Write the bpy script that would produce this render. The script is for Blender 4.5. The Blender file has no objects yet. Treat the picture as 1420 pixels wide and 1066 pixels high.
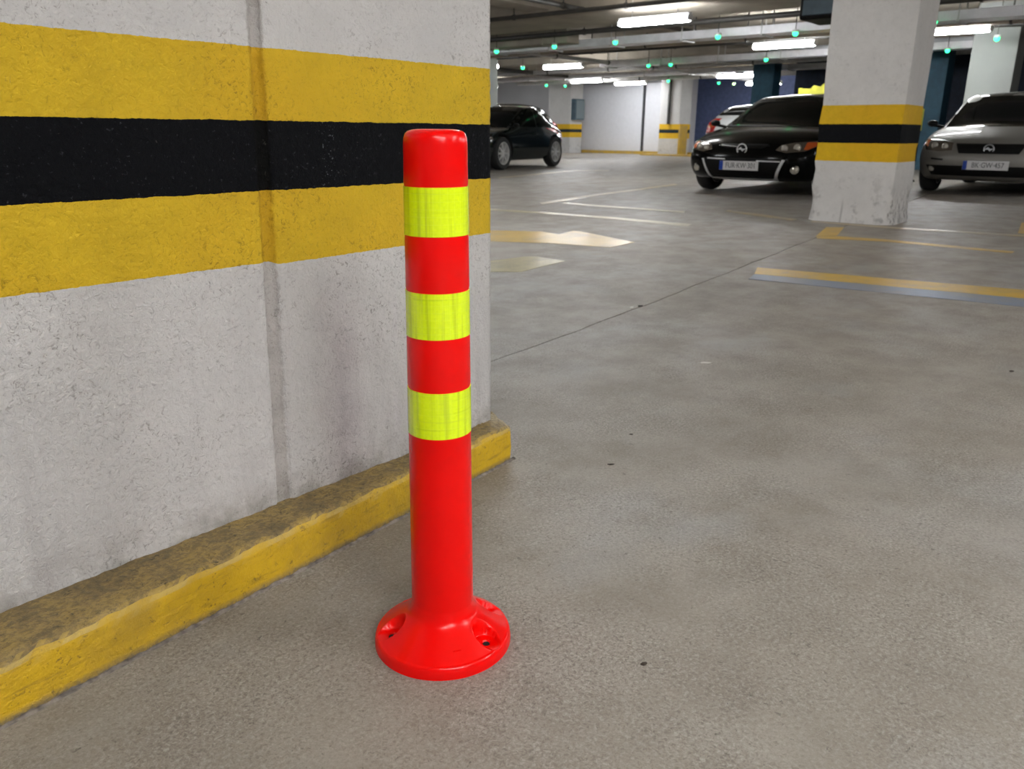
import bpy, bmesh, math, random
from mathutils import Vector, Matrix, noise
from mathutils.bvhtree import BVHTree
from mathutils.geometry import delaunay_2d_cdt
random.seed(7)
sc = bpy.context.scene
COL = sc.collection
PI = math.pi

# ------------------------------------------------------------------ camera, world, exposure
cam_d = bpy.data.cameras.new('camera'); cam = bpy.data.objects.new('camera', cam_d); COL.objects.link(cam)
cam_d.sensor_width = 36.0; cam_d.lens = 1115 / 1420 * 36.0
pitch, yaw, roll = math.radians(17.43), math.radians(39.7), math.radians(0.43)
fw = Vector((math.cos(pitch) * math.cos(yaw), math.cos(pitch) * math.sin(yaw), -math.sin(pitch)))
r0 = Vector((math.sin(yaw), -math.cos(yaw), 0)); u0 = r0.cross(fw)
rt = r0 * math.cos(roll) + u0 * math.sin(roll); up = rt.cross(fw)
m = Matrix.Identity(4)
for i in range(3):
    m[i][0], m[i][1], m[i][2] = rt[i], up[i], -fw[i]
m[0][3], m[1][3], m[2][3] = 0, 0, 0.75
cam.matrix_world = m
cam_d.clip_start = 0.02; cam_d.clip_end = 200
cam_d.dof.use_dof = True; cam_d.dof.focus_distance = 1.25; cam_d.dof.aperture_fstop = 10.0
sc.camera = cam
w = bpy.data.worlds.new('world'); sc.world = w; w.use_nodes = True
w.node_tree.nodes['Background'].inputs[0].default_value = (.5, .52, .55, 1)
w.node_tree.nodes['Background'].inputs[1].default_value = 0.05
sc.view_settings.view_transform = 'Standard'; sc.view_settings.look = 'None'
sc.view_settings.gamma = 1.0; sc.view_settings.exposure = 0.0
sc.view_settings.use_curve_mapping = False
LAMP = 75.0          # radiance of the fluorescent diffusers

# ------------------------------------------------------------------ material helpers
def lin(c):
    return tuple((x / 255 / 12.92 if x / 255 <= .04045 else ((x / 255 + .055) / 1.055) ** 2.4) for x in c) + (1,)

class NT:
    def __init__(s, name):
        s.m = bpy.data.materials.new(name); s.m.use_nodes = True
        s.t = s.m.node_tree; s.b = s.t.nodes['Principled BSDF']; s.out = s.t.nodes['Material Output']
    def n(s, kind, **kw):
        nd = s.t.nodes.new(kind)
        for k, v in kw.items():
            if k in nd.inputs: nd.inputs[k].default_value = v
            else: setattr(nd, k, v)
        return nd
    def l(s, a, b): s.t.links.new(a, b)
    def pos(s, obj=False):
        if obj: return s.n('ShaderNodeTexCoord').outputs['Object']
        return s.n('ShaderNodeNewGeometry').outputs['Position']
    def noise(s, scale, detail=4, rough=.55, vec=None, dist=0.0):
        nd = s.n('ShaderNodeTexNoise'); nd.inputs['Scale'].default_value = scale
        nd.inputs['Detail'].default_value = detail; nd.inputs['Roughness'].default_value = rough
        nd.inputs['Distortion'].default_value = dist
        s.l(vec or s.pos(), nd.inputs['Vector']); return nd.outputs['Fac']
    def ramp(s, fac, stops, interp='LINEAR'):
        nd = s.n('ShaderNodeValToRGB'); cr = nd.color_ramp; cr.interpolation = interp
        while len(cr.elements) < len(stops): cr.elements.new(.5)
        for e, (p, c) in zip(cr.elements, stops):
            e.position = p; e.color = c if len(c) == 4 else (*c, 1)
        s.l(fac, nd.inputs['Fac']); return nd.outputs['Color']
    def val(s, fac, lo, hi, a=0.0, b=1.0):
        nd = s.n('ShaderNodeMapRange'); nd.inputs['From Min'].default_value = lo; nd.inputs['From Max'].default_value = hi
        nd.inputs['To Min'].default_value = a; nd.inputs['To Max'].default_value = b
        s.l(fac, nd.inputs['Value']); return nd.outputs['Result']
    def mix(s, fac, a, b, mode='MIX'):
        nd = s.n('ShaderNodeMix', data_type='RGBA', blend_type=mode)
        for inp, v in ((nd.inputs['Factor'], fac), (nd.inputs['A'], a), (nd.inputs['B'], b)):
            if isinstance(v, (float, int)): inp.default_value = v
            elif isinstance(v, tuple): inp.default_value = v if len(v) == 4 else (*v, 1)
            else: s.l(v, inp)
        return nd.outputs['Result']
    def math(s, op, a, b=None, c=None):
        nd = s.n('ShaderNodeMath', operation=op)
        for k, v in enumerate((a, b, c)):
            if v is None: continue
            if isinstance(v, (float, int)): nd.inputs[k].default_value = v
            else: s.l(v, nd.inputs[k])
        return nd.outputs[0]
    def bump(s, h, strength=.3, dist=.002, prev=None):
        nd = s.n('ShaderNodeBump'); nd.inputs['Strength'].default_value = strength; nd.inputs['Distance'].default_value = dist
        s.l(h, nd.inputs['Height'])
        if prev: s.l(prev, nd.inputs['Normal'])
        return nd.outputs['Normal']
    def scaled(s, v, sc_):
        nd = s.n('ShaderNodeVectorMath', operation='MULTIPLY'); s.l(v, nd.inputs[0]); nd.inputs[1].default_value = sc_
        return nd.outputs[0]
    def sep(s, v):
        nd = s.n('ShaderNodeSeparateXYZ'); s.l(v, nd.inputs[0]); return nd.outputs

def basic(name, col, rough=.5, metal=0.0, spec=.5, coat=0.0, var=0.0, vscale=8, bump=0.0, bscale=60, obj=True):
    t = NT(name); b = t.b
    b.inputs['Roughness'].default_value = rough; b.inputs['Metallic'].default_value = metal
    b.inputs['Specular IOR Level'].default_value = spec; b.inputs['Coat Weight'].default_value = coat
    b.inputs['Coat Roughness'].default_value = .04
    col = col if len(col) == 4 else (*col, 1)
    v = t.noise(vscale, 3, vec=t.pos(obj))
    lo = tuple(c * (1 - var) for c in col[:3]) + (1,); hi = tuple(min(1, c * (1 + var)) for c in col[:3]) + (1,)
    t.l(t.ramp(v, [(.3, lo), (.7, hi)]), b.inputs['Base Color'])
    if bump: t.l(t.bump(t.noise(bscale, 3, vec=t.pos(obj)), bump, .002), b.inputs['Normal'])
    return t.m

def emit(name, col, strength):
    t = NT(name); t.b.inputs['Base Color'].default_value = (*col, 1)
    t.b.inputs['Emission Color'].default_value = (*col, 1); t.b.inputs['Emission Strength'].default_value = strength
    return t.m

def mat_wall_striped(name, z, colw, coly, colb, near=True):
    """painted plaster; z = four heights of the stripe edges"""
    t = NT(name); P = t.pos(); X, Y, Z = t.sep(P)[0:3]
    edge = t.math('MULTIPLY', t.math('SUBTRACT', t.noise(45, 4, .7), .5), .006 if near else .01)
    big = t.noise(2.2, 4, .6); mid = t.noise(14, 5, .65); fine = t.noise(130, 3, .7)
    zz = t.math('ADD', Z, edge)
    if near:   # the lowest edge dips a little to the right of the joint
        st = t.val(X, .795, .81, 0.0, .0055); fd = t.val(X, .81, 1.366, 1.0, 0.0)
        z3 = t.math('ADD', zz, t.math('MULTIPLY', st, fd))
    else: z3 = zz
    def step(v, h): return t.math('GREATER_THAN', v, h)
    s0, s1, s2, s3 = step(z3, z[3]), step(zz, z[2]), step(zz, z[1]), step(zz, z[0])
    inband = t.math('SUBTRACT', s0, s3); black = t.math('SUBTRACT', s1, s2)
    white = t.mix(t.val(big, .35, .65), tuple(c * .9 for c in colw[:3]), colw)
    white = t.mix(t.val(mid, .42, .75, 0, .35), white, tuple(c * .78 for c in colw[:3]))
    if near:   # grime: streaks low down, dirt just over the kerb; also the bollard's soft shadow painted right of the joint
        streak = t.noise(1.0, 4, .6, vec=t.scaled(P, (9, 1, 1.2)))
        low = t.val(Z, .1, .55, 1, 0)
        dirt = t.math('MULTIPLY', t.val(streak, .5, .7, 0, .55), low)
        white = t.mix(dirt, white, (.27, .25, .255, 1))
        shadow = t.math('MULTIPLY', t.val(t.math('ABSOLUTE', t.math('SUBTRACT', X, .93)), .0, .075, 1, 0), t.val(Z, .57, .3, 0, 1))
        white = t.mix(t.math('MULTIPLY', shadow, t.val(mid, .3, .6, .3, .65)), white, (.3, .25, .27, 1))  # cast shadow of the bollard, put into the wall colour
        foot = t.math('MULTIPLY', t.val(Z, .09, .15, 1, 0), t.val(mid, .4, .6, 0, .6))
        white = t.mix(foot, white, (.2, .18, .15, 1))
        jn = t.math('MULTIPLY', t.val(t.math('ABSOLUTE', t.math('SUBTRACT', X, .79)), .012, .04, 1, 0), t.val(mid, .5, .7, 0, .2))
        white = t.mix(jn, white, (.3, .29, .28, 1))
    else:
        stn = t.math('MULTIPLY', t.val(t.noise(9, 4, .6), .56, .66, 0, .6), t.val(Z, .45, .1, 0, 1))
        white = t.mix(stn, white, (.22, .21, .21, 1))
        cn = t.math('MULTIPLY', t.val(t.math('ABSOLUTE', t.math('SUBTRACT', Y, 2.42)), .012, .004, 0, .45), t.val(Z, .22, .12, 0, 1))
        white = t.mix(cn, white, (.15, .14, .14, 1))
        cr2 = t.math('MULTIPLY', t.val(t.noise(26, 4, .7, vec=t.scaled(P, (1, 1, .4))), .5, .6, 0, .9), t.math('MULTIPLY', t.val(t.math('ABSOLUTE', t.math('SUBTRACT', Y, 2.02)), .06, .02, 0, 1), t.val(Z, .35, .15, 0, 1)))
        white = t.mix(cr2, white, (.2, .19, .18, 1))
    yel = t.mix(t.val(mid, .35, .7), coly, tuple(c * .86 for c in coly[:3]))
    yel = t.mix(t.val(big, .4, .7, 0, .5), yel, (coly[0] * .95, coly[1] * .8, coly[2] * .7, 1))
    c = t.mix(inband, white, yel)
    bk = t.mix(t.val(fine, .62, .74), colb, (.05, .052, .06, 1))
    if near: bk = t.mix(t.math('MULTIPLY', t.val(t.math('ABSOLUTE', t.math('SUBTRACT', X, .93)), .0, .02, 1, 0), t.val(t.noise(230, 2), .64, .70, 0, .8)), bk, (.3, .32, .35, 1))
    c = t.mix(black, c, bk)
    if near:   # the filled joint strip is browner than the plaster
        jc = t.math('ADD', t.math('MULTIPLY', Z, .0215), .7816)
        jm = t.val(t.math('ADD', t.math('ABSOLUTE', t.math('SUBTRACT', X, jc)), t.math('MULTIPLY', t.math('SUBTRACT', t.noise(60, 4, .7), .5), .012)), .0150, .0115, 0, 1)
        c = t.mix(t.math('MULTIPLY', jm, t.val(mid, .3, .6, .75, 1)), c, t.mix(1.0, c, t.mix(inband, (.70, .675, .65, 1), (.80, .73, .5, 1)), 'MULTIPLY'))
    wn = t.noise(110 if near else 30, 5, .75, dist=1.2); w2 = t.noise(48 if near else 12, 6, .8, dist=.8)
    patch = t.val(t.noise(4.5, 3), .4, .6, .25, 1.0)
    dk = t.math('MULTIPLY', t.val(wn, .45, .36, 0, .85 if near else .25), patch)
    c = t.mix(dk, c, t.mix(1.0, c, (.42, .40, .38, 1), 'MULTIPLY'))
    lt = t.math('MULTIPLY', t.val(wn, .56, .66, 0, .5 if near else .1), patch)
    c = t.mix(lt, c, t.mix(1.0, c, (1.25, 1.22, 1.2, 1), 'MULTIPLY'))
    pm = t.math('MULTIPLY', t.val(w2, .34, .29, 0, .8), t.val(t.noise(7, 2), .45, .55, 0, 1.0))
    c = t.mix(pm, c, (.13, .12, .11, 1))
    t.l(c, t.b.inputs['Base Color'])
    t.l(t.math('ADD', t.math('MULTIPLY', inband, -.12), .68), t.b.inputs['Roughness'])
    t.l(t.math('ADD', t.math('MULTIPLY', black, -.2), .28), t.b.inputs['Specular IOR Level'])
    n1 = t.bump(t.noise(60, 5, .65, dist=.4), .8 if near else .3, .006)
    n2 = t.bump(wn, .8 if near else .3, .005, n1)
    n3 = t.bump(t.math('SUBTRACT', 1.0, pm), .5, .002, n2)
    t.l(n3, t.b.inputs['Normal'])
    return t.m

def mat_floor():
    t = NT('concrete_floor'); P = t.pos(); X, Y, Z = t.sep(P)[0:3]
    big = t.noise(.9, 5, .6, dist=.6); mid = t.noise(4.5, 6, .68); fine = t.noise(170, 5, .8, dist=.6); sp = t.noise(60, 5, .8, dist=.5)
    c = t.ramp(big, [(.3, (.235, .205, .17)), (.5, (.29, .263, .228)), (.7, (.30, .29, .275))])
    c = t.mix(t.val(mid, .42, .62, 0, .55), c, (.19, .165, .135, 1))
    # damp bluish scuffed patches
    c = t.mix(t.val(t.noise(1.7, 5, .6, vec=t.scaled(P, (1, 1.3, 1))), .55, .68, 0, .5), c, (.30, .30, .30, 1))
    dens = t.val(t.noise(2.6, 4, .6), .38, .62, .35, 1.0)
    c = t.mix(t.math('MULTIPLY', t.val(fine, .48, .40, 0, .8), dens), c, (.12, .105, .09, 1))
    c = t.mix(t.math('MULTIPLY', t.val(fine, .53, .61, 0, .6), dens), c, (.47, .45, .42, 1))
    c = t.mix(t.val(sp, .385, .33, 0, .8), c, (.075, .065, .055, 1))
    # dark tyre sweeps
    v = t.noise(1.0, 4, .6, vec=t.scaled(P, (.35, 1.9, 1)), dist=.5)
    c = t.mix(t.val(v, .55, .72, 0, .33), c, (.15, .13, .11, 1))
    cr = t.n('ShaderNodeTexVoronoi', feature='DISTANCE_TO_EDGE', Scale=.9)
    wv = t.n('ShaderNodeVectorMath', operation='ADD'); t.l(P, wv.inputs[0]); nn = t.n('ShaderNodeTexNoise', Scale=3.0, Detail=6.0); t.l(P, nn.inputs['Vector']); t.l(nn.outputs['Color'], wv.inputs[1]); t.l(wv.outputs[0], cr.inputs['Vector'])
    ck = t.math('MULTIPLY', t.val(cr.outputs['Distance'], .0, .004, 1, 0), t.val(t.noise(.8, 2), .52, .6, 0, .5))
    c = t.mix(ck, c, (.12, .1, .09, 1))
    t.l(c, t.b.inputs['Base Color'])
    t.l(t.val(mid, .3, .7, .38, .58), t.b.inputs['Roughness'])
    t.b.inputs['Specular IOR Level'].default_value = .42
    n1 = t.bump(t.noise(11, 4, .6), .12, .006); n2 = t.bump(fine, .7, .0025, n1)
    t.l(n2, t.b.inputs['Normal']); return t.m

def mat_kerb():
    t = NT('kerb_yellow_paint'); P = t.pos(); X, Y, Z = t.sep(P)[0:3]
    N = t.sep(t.n('ShaderNodeNewGeometry').outputs['True Normal'])[2]
    mid = t.noise(13, 6, .7); fine = t.noise(95, 4, .75); st = t.noise(1, 5, .7, vec=t.scaled(P, (8, 8, 60)))
    c = t.mix(t.val(mid, .35, .7), (.60, .375, .010, 1), (.48, .30, .014, 1))
    c = t.mix(t.val(st, .56, .66, 0, .55), c, (.22, .14, .02, 1))
    c = t.mix(t.val(t.noise(70, 5, .8, dist=1), .42, .35, 0, .8), c, (.16, .10, .02, 1))
    c = t.mix(t.val(t.noise(5, 5, .7), .5, .68, 0, .5), c, (.26, .165, .03, 1))
    top = t.val(N, .4, .85)
    dirty = t.mix(t.val(fine, .42, .6), (.33, .235, .09, 1), (.17, .125, .06, 1))
    dirty = t.mix(t.val(mid, .48, .66, 0, .75), dirty, (.12, .09, .05, 1))
    dirty = t.mix(t.val(t.noise(60, 5, .8, dist=1.5), .42, .36), dirty, (.05, .038, .022, 1))
    c = t.mix(t.math('MULTIPLY', top, t.val(mid, .2, .5, .7, 1)), c, dirty)
    edge = t.math('MULTIPLY', t.math('MULTIPLY', t.val(N, .12, .4), t.val(N, .8, .5)), t.val(mid, .35, .6, .2, .8))
    c = t.mix(edge, c, (.48, .36, .13, 1))
    foot = t.val(Z, .004, .016, 1, 0)
    c = t.mix(t.math('MULTIPLY', foot, t.val(fine, .3, .6, .4, 1)), c, (.12, .10, .075, 1))  # dark foot line: dirt plus the gap's shadow painted in
    endc = t.math('MULTIPLY', t.val(X, 1.33, 1.38), top)
    c = t.mix(endc, c, t.mix(t.val(fine, .4, .6), (.42, .34, .2, 1), (.22, .17, .1, 1)))
    t.l(c, t.b.inputs['Base Color']); t.b.inputs['Roughness'].default_value = .55; t.b.inputs['Specular IOR Level'].default_value = .35
    n1 = t.bump(t.noise(30, 6, .7), .7, .006); n2 = t.bump(fine, .9, .004, n1); t.l(n2, t.b.inputs['Normal'])
    return t.m

def mat_paint(name, col, wear=.5, rough=.42):
    """floor marking paint, worn away in places"""
    t = NT(name); mid = t.noise(4, 6, .7); fine = t.noise(70, 4, .8)
    c = t.mix(t.val(mid, .3, .7), col, tuple(x * .8 for x in col[:3]) + (1,))
    f = t.math('ADD', t.math('MULTIPLY', mid, .6), t.math('MULTIPLY', fine, .4))
    c = t.mix(t.val(f, .62 - wear * .3, .8 - wear * .3, 0, .9), c, (.27, .245, .21, 1))
    t.l(c, t.b.inputs['Base Color']); t.b.inputs['Roughness'].default_value = rough
    t.l(t.bump(fine, .2, .001), t.b.inputs['Normal']); return t.m

def mat_tape():
    t = NT('prismatic_lime_tape'); P = t.pos(True); X, Y, Z = t.sep(P)[0:3]
    ang = t.math('ARCTAN2', Y, X)
    au = t.math('MULTIPLY', ang, .044)
    cmb = t.n('ShaderNodeCombineXYZ'); t.l(au, cmb.inputs[0]); t.l(Z, cmb.inputs[1])
    V = cmb.outputs[0]
    # honeycomb of small prisms, sewn into cells
    vo = t.n('ShaderNodeTexVoronoi', Scale=330.0); t.l(V, vo.inputs['Vector'])
    vo.inputs['Randomness'].default_value = .25
    tint = t.sep(vo.outputs['Color'])[0]
    vert = t.noise(1, 3, .6, vec=t.scaled(V, (110, 4, 1)))
    horz = t.noise(1, 3, .6, vec=t.scaled(V, (5, 130, 1)))
    c = t.mix(t.val(tint, 0, 1, 0, .4), (.74, .93, .0, 1), (.60, .80, .0, 1))
    c = t.mix(t.val(vert, .5, .66, 0, .6), c, (.40, .54, .0, 1))
    c = t.mix(t.val(horz, .6, .72, 0, .35), c, (.38, .55, .0, 1))
    cell = t.math('ABSOLUTE', t.math('SUBTRACT', t.math('FRACT', t.math('MULTIPLY', au, 1 / .0095)), .5))
    cellz = t.math('ABSOLUTE', t.math('SUBTRACT', t.math('FRACT', t.math('MULTIPLY', Z, 1 / .0095)), .5))
    ln = t.math('MAXIMUM', t.val(cell, .44, .5), t.val(cellz, .44, .5))
    c = t.mix(t.math('MULTIPLY', ln, .22), c, (.85, .98, .12, 1))
    t.l(c, t.b.inputs['Base Color']); t.b.inputs['Roughness'].default_value = .22
    t.b.inputs['Coat Weight'].default_value = .5; t.b.inputs['Coat Roughness'].default_value = .12
    n1 = t.bump(vo.outputs['Distance'], .35, .0006); t.l(n1, t.b.inputs['Normal'])
    return t.m

def mat_red():
    t = NT('glossy_red_plastic'); P = t.pos(True)
    n = t.noise(30, 3, .6, vec=P)
    t.l(t.mix(t.val(n, .3, .7), (.80, .001, .0005, 1), (.77, .001, .0005, 1)), t.b.inputs['Base Color'])
    t.b.inputs['Roughness'].default_value = .24
    t.b.inputs['Specular IOR Level'].default_value = .28
    return t.m

WHITE = (.63, .615, .605, 1); YEL = (.68, .455, .018, 1); BLK = (.004, .0045, .006, 1)
M = dict(
    wall=mat_wall_striped('striped_plaster_near', (.8765, .765, .653, .5345), WHITE, YEL, BLK, True),
    pillar=mat_wall_striped('striped_plaster_pillar', (.992, .836, .679, .526), (.66, .645, .63, 1), (.72, .45, .008, 1), BLK, False),
    pillarfar=mat_wall_striped('striped_plaster_far', (1.052, .872, .752, .57), (.56, .555, .55, 1), (.68, .43, .02, 1), (.02, .03, .035, 1), False),
    floor=mat_floor(), kerb=mat_kerb(), tape=mat_tape(), red=mat_red(),
    yline=mat_paint('yellow_road_paint', (.58, .37, .05, 1), .42), yfaint=mat_paint('worn_yellow_road_paint', (.50, .37, .14, 1), .8, .35),
    blue=mat_paint('blue_grey_road_paint', (.19, .235, .32, 1), .5), cream=mat_paint('cream_road_paint', (.56, .50, .32, 1), .5, .3),
    ypale=mat_paint('pale_yellow_road_paint', (.58, .40, .13, 1), .4, .3),
    joint=basic('joint_filler', (.05, .045, .04), .9, bump=.5),
    hole=basic('dark_hole', (.004, .003, .003), .9),
    ceil=basic('ceiling_concrete', (.40, .355, .29), .85, var=.18, vscale=1.5, bump=.4, bscale=20, obj=False),
    beam=basic('beam_concrete', (.38, .34, .28), .85, var=.16, vscale=2.0, bump=.4, bscale=20, obj=False),
    zinc=basic('galvanised_sheet', (.45, .46, .48), .38, .75, var=.15, vscale=5), tray=basic('pale_cable_tray', (.82, .81, .84), .35, .1, var=.12, vscale=4),
    darkpipe=basic('dark_pipe', (.05, .047, .042), .5, var=.2), whitepipe=basic('white_pipe', (.55, .54, .53), .5, var=.1),
    housing=basic('lamp_housing', (.75, .75, .75), .4), lamp=emit('fluorescent_diffuser', (.97, .985, 1.0), LAMP),
    led=emit('green_led', (.03, 1.0, .30), 5.0), ledy=emit('pale_led', (.55, 1.0, .35), 6.0),
    backwall=basic('pale_grey_wall', (.50, .50, .52), .6, var=.06, vscale=1), door=basic('white_painted_door', (.70, .71, .76), .35, var=.03),
    navy=basic('navy_wall', (.012, .02, .04), .7, var=.3), bluew=basic('blue_wall', (.19, .24, .46), .6, var=.15), teal=basic('teal_wall', (.022, .085, .135), .6, var=.2),
    dgrey=basic('dark_grey_wall', (.05, .05, .055), .8, var=.2), lime=basic('lime_plastic', (.55, .62, .05), .4), yboard=basic('yellow_board', (.62, .60, .07), .5, var=.25, vscale=5),
    bluegrey=basic('blue_grey_box', (.06, .10, .13), .5, var=.2), greybox=basic('grey_box', (.14, .18, .2), .5),
    tyre=basic('tyre_rubber', (.012, .012, .012), .75, bump=.2), rim=basic('alloy_rim', (.68, .67, .66), .35, .5), rimdk=basic('dark_rim', (.06, .06, .065), .35, .5),
    carblack=basic('black_car_paint', (.0022, .0024, .0025), .16, spec=.08, coat=.11), cargreen=basic('dark_car_paint', (.003, .006, .007), .14, spec=.3, coat=.45),
    silver=basic('silver_car_paint', (.19, .18, .162), .5, .3, coat=.15), carwhite=basic('white_car_paint', (.72, .73, .74), .25, coat=.8),
    glass=basic('dark_tinted_glass', (.003, .004, .0038), .06, spec=.09), arch=basic('wheel_arch', (.004, .004, .004), .9),
    chrome=basic('chrome', (.85, .86, .88), .3, .45), lens=basic('headlight_lens', (.55, .52, .46), .15, .5, coat=1), lampdk=basic('lamp_housing_dark', (.13, .11, .09), .25, .4, coat=.8),
    amber=basic('orange_lens', (.55, .10, .02), .2, coat=.6), redlens=basic('red_lens', (.55, .012, .01), .2, coat=.6), plastic=basic('black_plastic', (.004, .004, .004), .5, spec=.2),
    plate=basic('white_plate', (.62, .61, .61), .4), plateblk=basic('plate_lettering', (.03, .03, .035), .5), plateblue=basic('plate_blue_band', (.01, .05, .32), .4),
    leaf=basic('dry_leaf', (.03, .022, .015), .8), chip=basic('white_chip', (.6, .58, .54), .7),
)

# ------------------------------------------------------------------ mesh helpers
def link(name, me, mat=None, parent=None, loc=None, smooth=False):
    o = bpy.data.objects.new(name, me); COL.objects.link(o)
    if mat is not None:
        for mm in (mat if isinstance(mat, (list, tuple)) else [mat]): me.materials.append(mm)
    if parent is not None: o.parent = parent
    if loc is not None: o.location = loc
    if smooth:
        for p in me.polygons: p.use_smooth = True
        if smooth != 'all': me.set_sharp_from_angle(angle=math.radians(smooth if isinstance(smooth, (int, float)) and smooth > 1 else 40))
    return o
def bm_obj(name, bm, mat=None, parent=None, loc=None, smooth=False, recalc=True):
    if recalc: bmesh.ops.recalc_face_normals(bm, faces=bm.faces)
    me = bpy.data.meshes.new(name); bm.to_mesh(me); bm.free()
    return link(name, me, mat, parent, loc, smooth)
def box(bm, x0, x1, y0, y1, z0, z1):
    vs = [bm.verts.new((x, y, z)) for x in (x0, x1) for y in (y0, y1) for z in (z0, z1)]
    for f in ((0, 1, 3, 2), (4, 6, 7, 5), (0, 4, 5, 1), (2, 3, 7, 6), (0, 2, 6, 4), (1, 5, 7, 3)):
        bm.faces.new([vs[i] for i in f])
    return vs
def bevel(bm, r, seg=2):
    bmesh.ops.bevel(bm, geom=list(bm.edges), offset=r, segments=seg, profile=.5, affect='EDGES')
def tube(bm, p0, p1, r, n=10, caps=True):
    p0, p1 = Vector(p0), Vector(p1); d = (p1 - p0).normalized()
    a = d.orthogonal().normalized(); b = d.cross(a)
    R = [[bm.verts.new(p + (a * math.cos(2 * PI * k / n) + b * math.sin(2 * PI * k / n)) * r) for k in range(n)] for p in (p0, p1)]
    for k in range(n): bm.faces.new((R[0][k], R[0][(k + 1) % n], R[1][(k + 1) % n], R[1][k]))
    if caps: bm.faces.new(R[0][::-1]); bm.faces.new(R[1])
def lathe(bm, prof, n=48, axis='z', c=(0, 0, 0), close=False):
    rings = []
    for r, h in prof:
        if r < 1e-6:
            p = {'z': (0, 0, h), 'y': (0, h, 0), 'x': (h, 0, 0)}[axis]
            rings.append([bm.verts.new(Vector(p) + Vector(c))])
        else:
            ring = []
            for k in range(n):
                a = 2 * PI * k / n; ca, sa = r * math.cos(a), r * math.sin(a)
                p = {'z': (ca, sa, h), 'y': (ca, h, sa), 'x': (h, ca, sa)}[axis]
                ring.append(bm.verts.new(Vector(p) + Vector(c)))
            rings.append(ring)
    prs = list(zip(rings[:-1], rings[1:])) + ([(rings[-1], rings[0])] if close else [])
    for A, B in prs:
        for k in range(n):
            k2 = (k + 1) % n
            if len(A) == 1 and len(B) == 1: continue
            if len(A) == 1: bm.faces.new((A[0], B[k], B[k2]))
            elif len(B) == 1: bm.faces.new((A[k], B[0], A[k2]))
            else: bm.faces.new((A[k], B[k], B[k2], A[k2]))
def empty(name, loc=(0, 0, 0), rz=0.0):
    o = bpy.data.objects.new(name, None); COL.objects.link(o); o.location = loc; o.rotation_euler = (0, 0, rz)
    o.empty_display_size = .1; return o
def tag(o, label=None, cat=None, group=None, kind=None):
    if label: o['label'] = label
    if cat: o['category'] = cat
    if group: o['group'] = group
    if kind: o['kind'] = kind
    return o
def copy_tree(o, parent=None):
    c = o.copy(); COL.objects.link(c); c.parent = parent
    for ch in list(o.children): copy_tree(ch, c)
    return c
def fbm(x, y, z, o=4):
    return noise.fractal(Vector((x, y, z)), 1.0, 2.0, o)

# ------------------------------------------------------------------ floor: two slabs with an open expansion joint
def jy(x):            # the joint's course across the floor
    pts = [(-40, -2.2), (1.987, 1.743), (3.129, 1.837), (6.647, 2.219), (60, 7.6)]
    for (a, b), (c, d) in zip(pts, pts[1:]):
        if x <= c: return b + (d - b) * (x - a) / (c - a)
xs = [-6, -2, 1.0, 1.987, 2.5, 3.129, 4, 5, 6.0, 6.647, 8, 12, 20, 34]
def jyw(x): return jy(x) + .004 * math.sin(x * 7) + .003 * math.sin(x * 19)
xs2 = sorted(set(xs + [1 + .12 * i for i in range(60)]))
for side in (-1, 1):
    bm = bmesh.new(); rows = []
    for x in xs2:
        a = jyw(x) + side * .0042; b = -9.0 if side < 0 else 27.0
        rows.append([bm.verts.new((x, a, 0)), bm.verts.new((x, b, 0)), bm.verts.new((x, a, -.03)), bm.verts.new((x, b, -.03))])
    for A, B in zip(rows, rows[1:]):
        bm.faces.new((A[0], B[0], B[1], A[1])); bm.faces.new((A[0], A[2], B[2], B[0]))
        bm.faces.new((A[1], B[1], B[3], A[3])); bm.faces.new((A[2], A[3], B[3], B[2]))
    for A in (rows[0], rows[-1]): bm.faces.new((A[0], A[1], A[3], A[2]))
    if side < 0: tag(bm_obj('floor', bm, M['floor']), kind='structure')
    else: tag(bm_obj('floor', bm, M['floor']), kind='structure')
bm = bmesh.new(); box(bm, -6, 34, -9, 27, -.06, -.0301)
tag(bm_obj('floor', bm, M['joint']), kind='structure')

# ------------------------------------------------------------------ near wall with recessed joint
def frange(a, b, s):
    n = max(1, round((b - a) / s)); return [a + (b - a) * i / n for i in range(n + 1)]
XE = 1.366
zs = frange(0.0, .05, .05) + frange(.07, 1.15, .008) + [1.3, 1.6, 2.0, 2.4, 2.96]
def jl(z): return .765 + (z - .09) * .0315      # left lip of the joint
def jr(z): return .802 + (z - .09) * .0115
cols = []    # each column: function of z -> (x, y)
for x in [-2.2, -1.5, -1.0, -.6, -.3, -.1, .05] + frange(.15, .755, .008):
    cols.append((lambda z, x=x: x + (jl(z) - .765) * max(0, min(1, (x - .4) / .36)), 0, abs(x - .765)))
for k, (f_, dy) in enumerate(((0, 0), (.05, .002), (.13, .005), (.35, .0065), (.65, .0065), (.87, .005), (.97, .0015), (1, 0))):
    cols.append((lambda z, f_=f_: jl(z) + (jr(z) - jl(z)) * f_, dy, 0.0))
for x in frange(.811, XE, .008):
    cols.append((lambda z, x=x: x + (jr(z) - .802) * max(0, min(1, (1.2 - x) / .39)) , -.0012, XE - x))
bm = bmesh.new(); G = []
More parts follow.
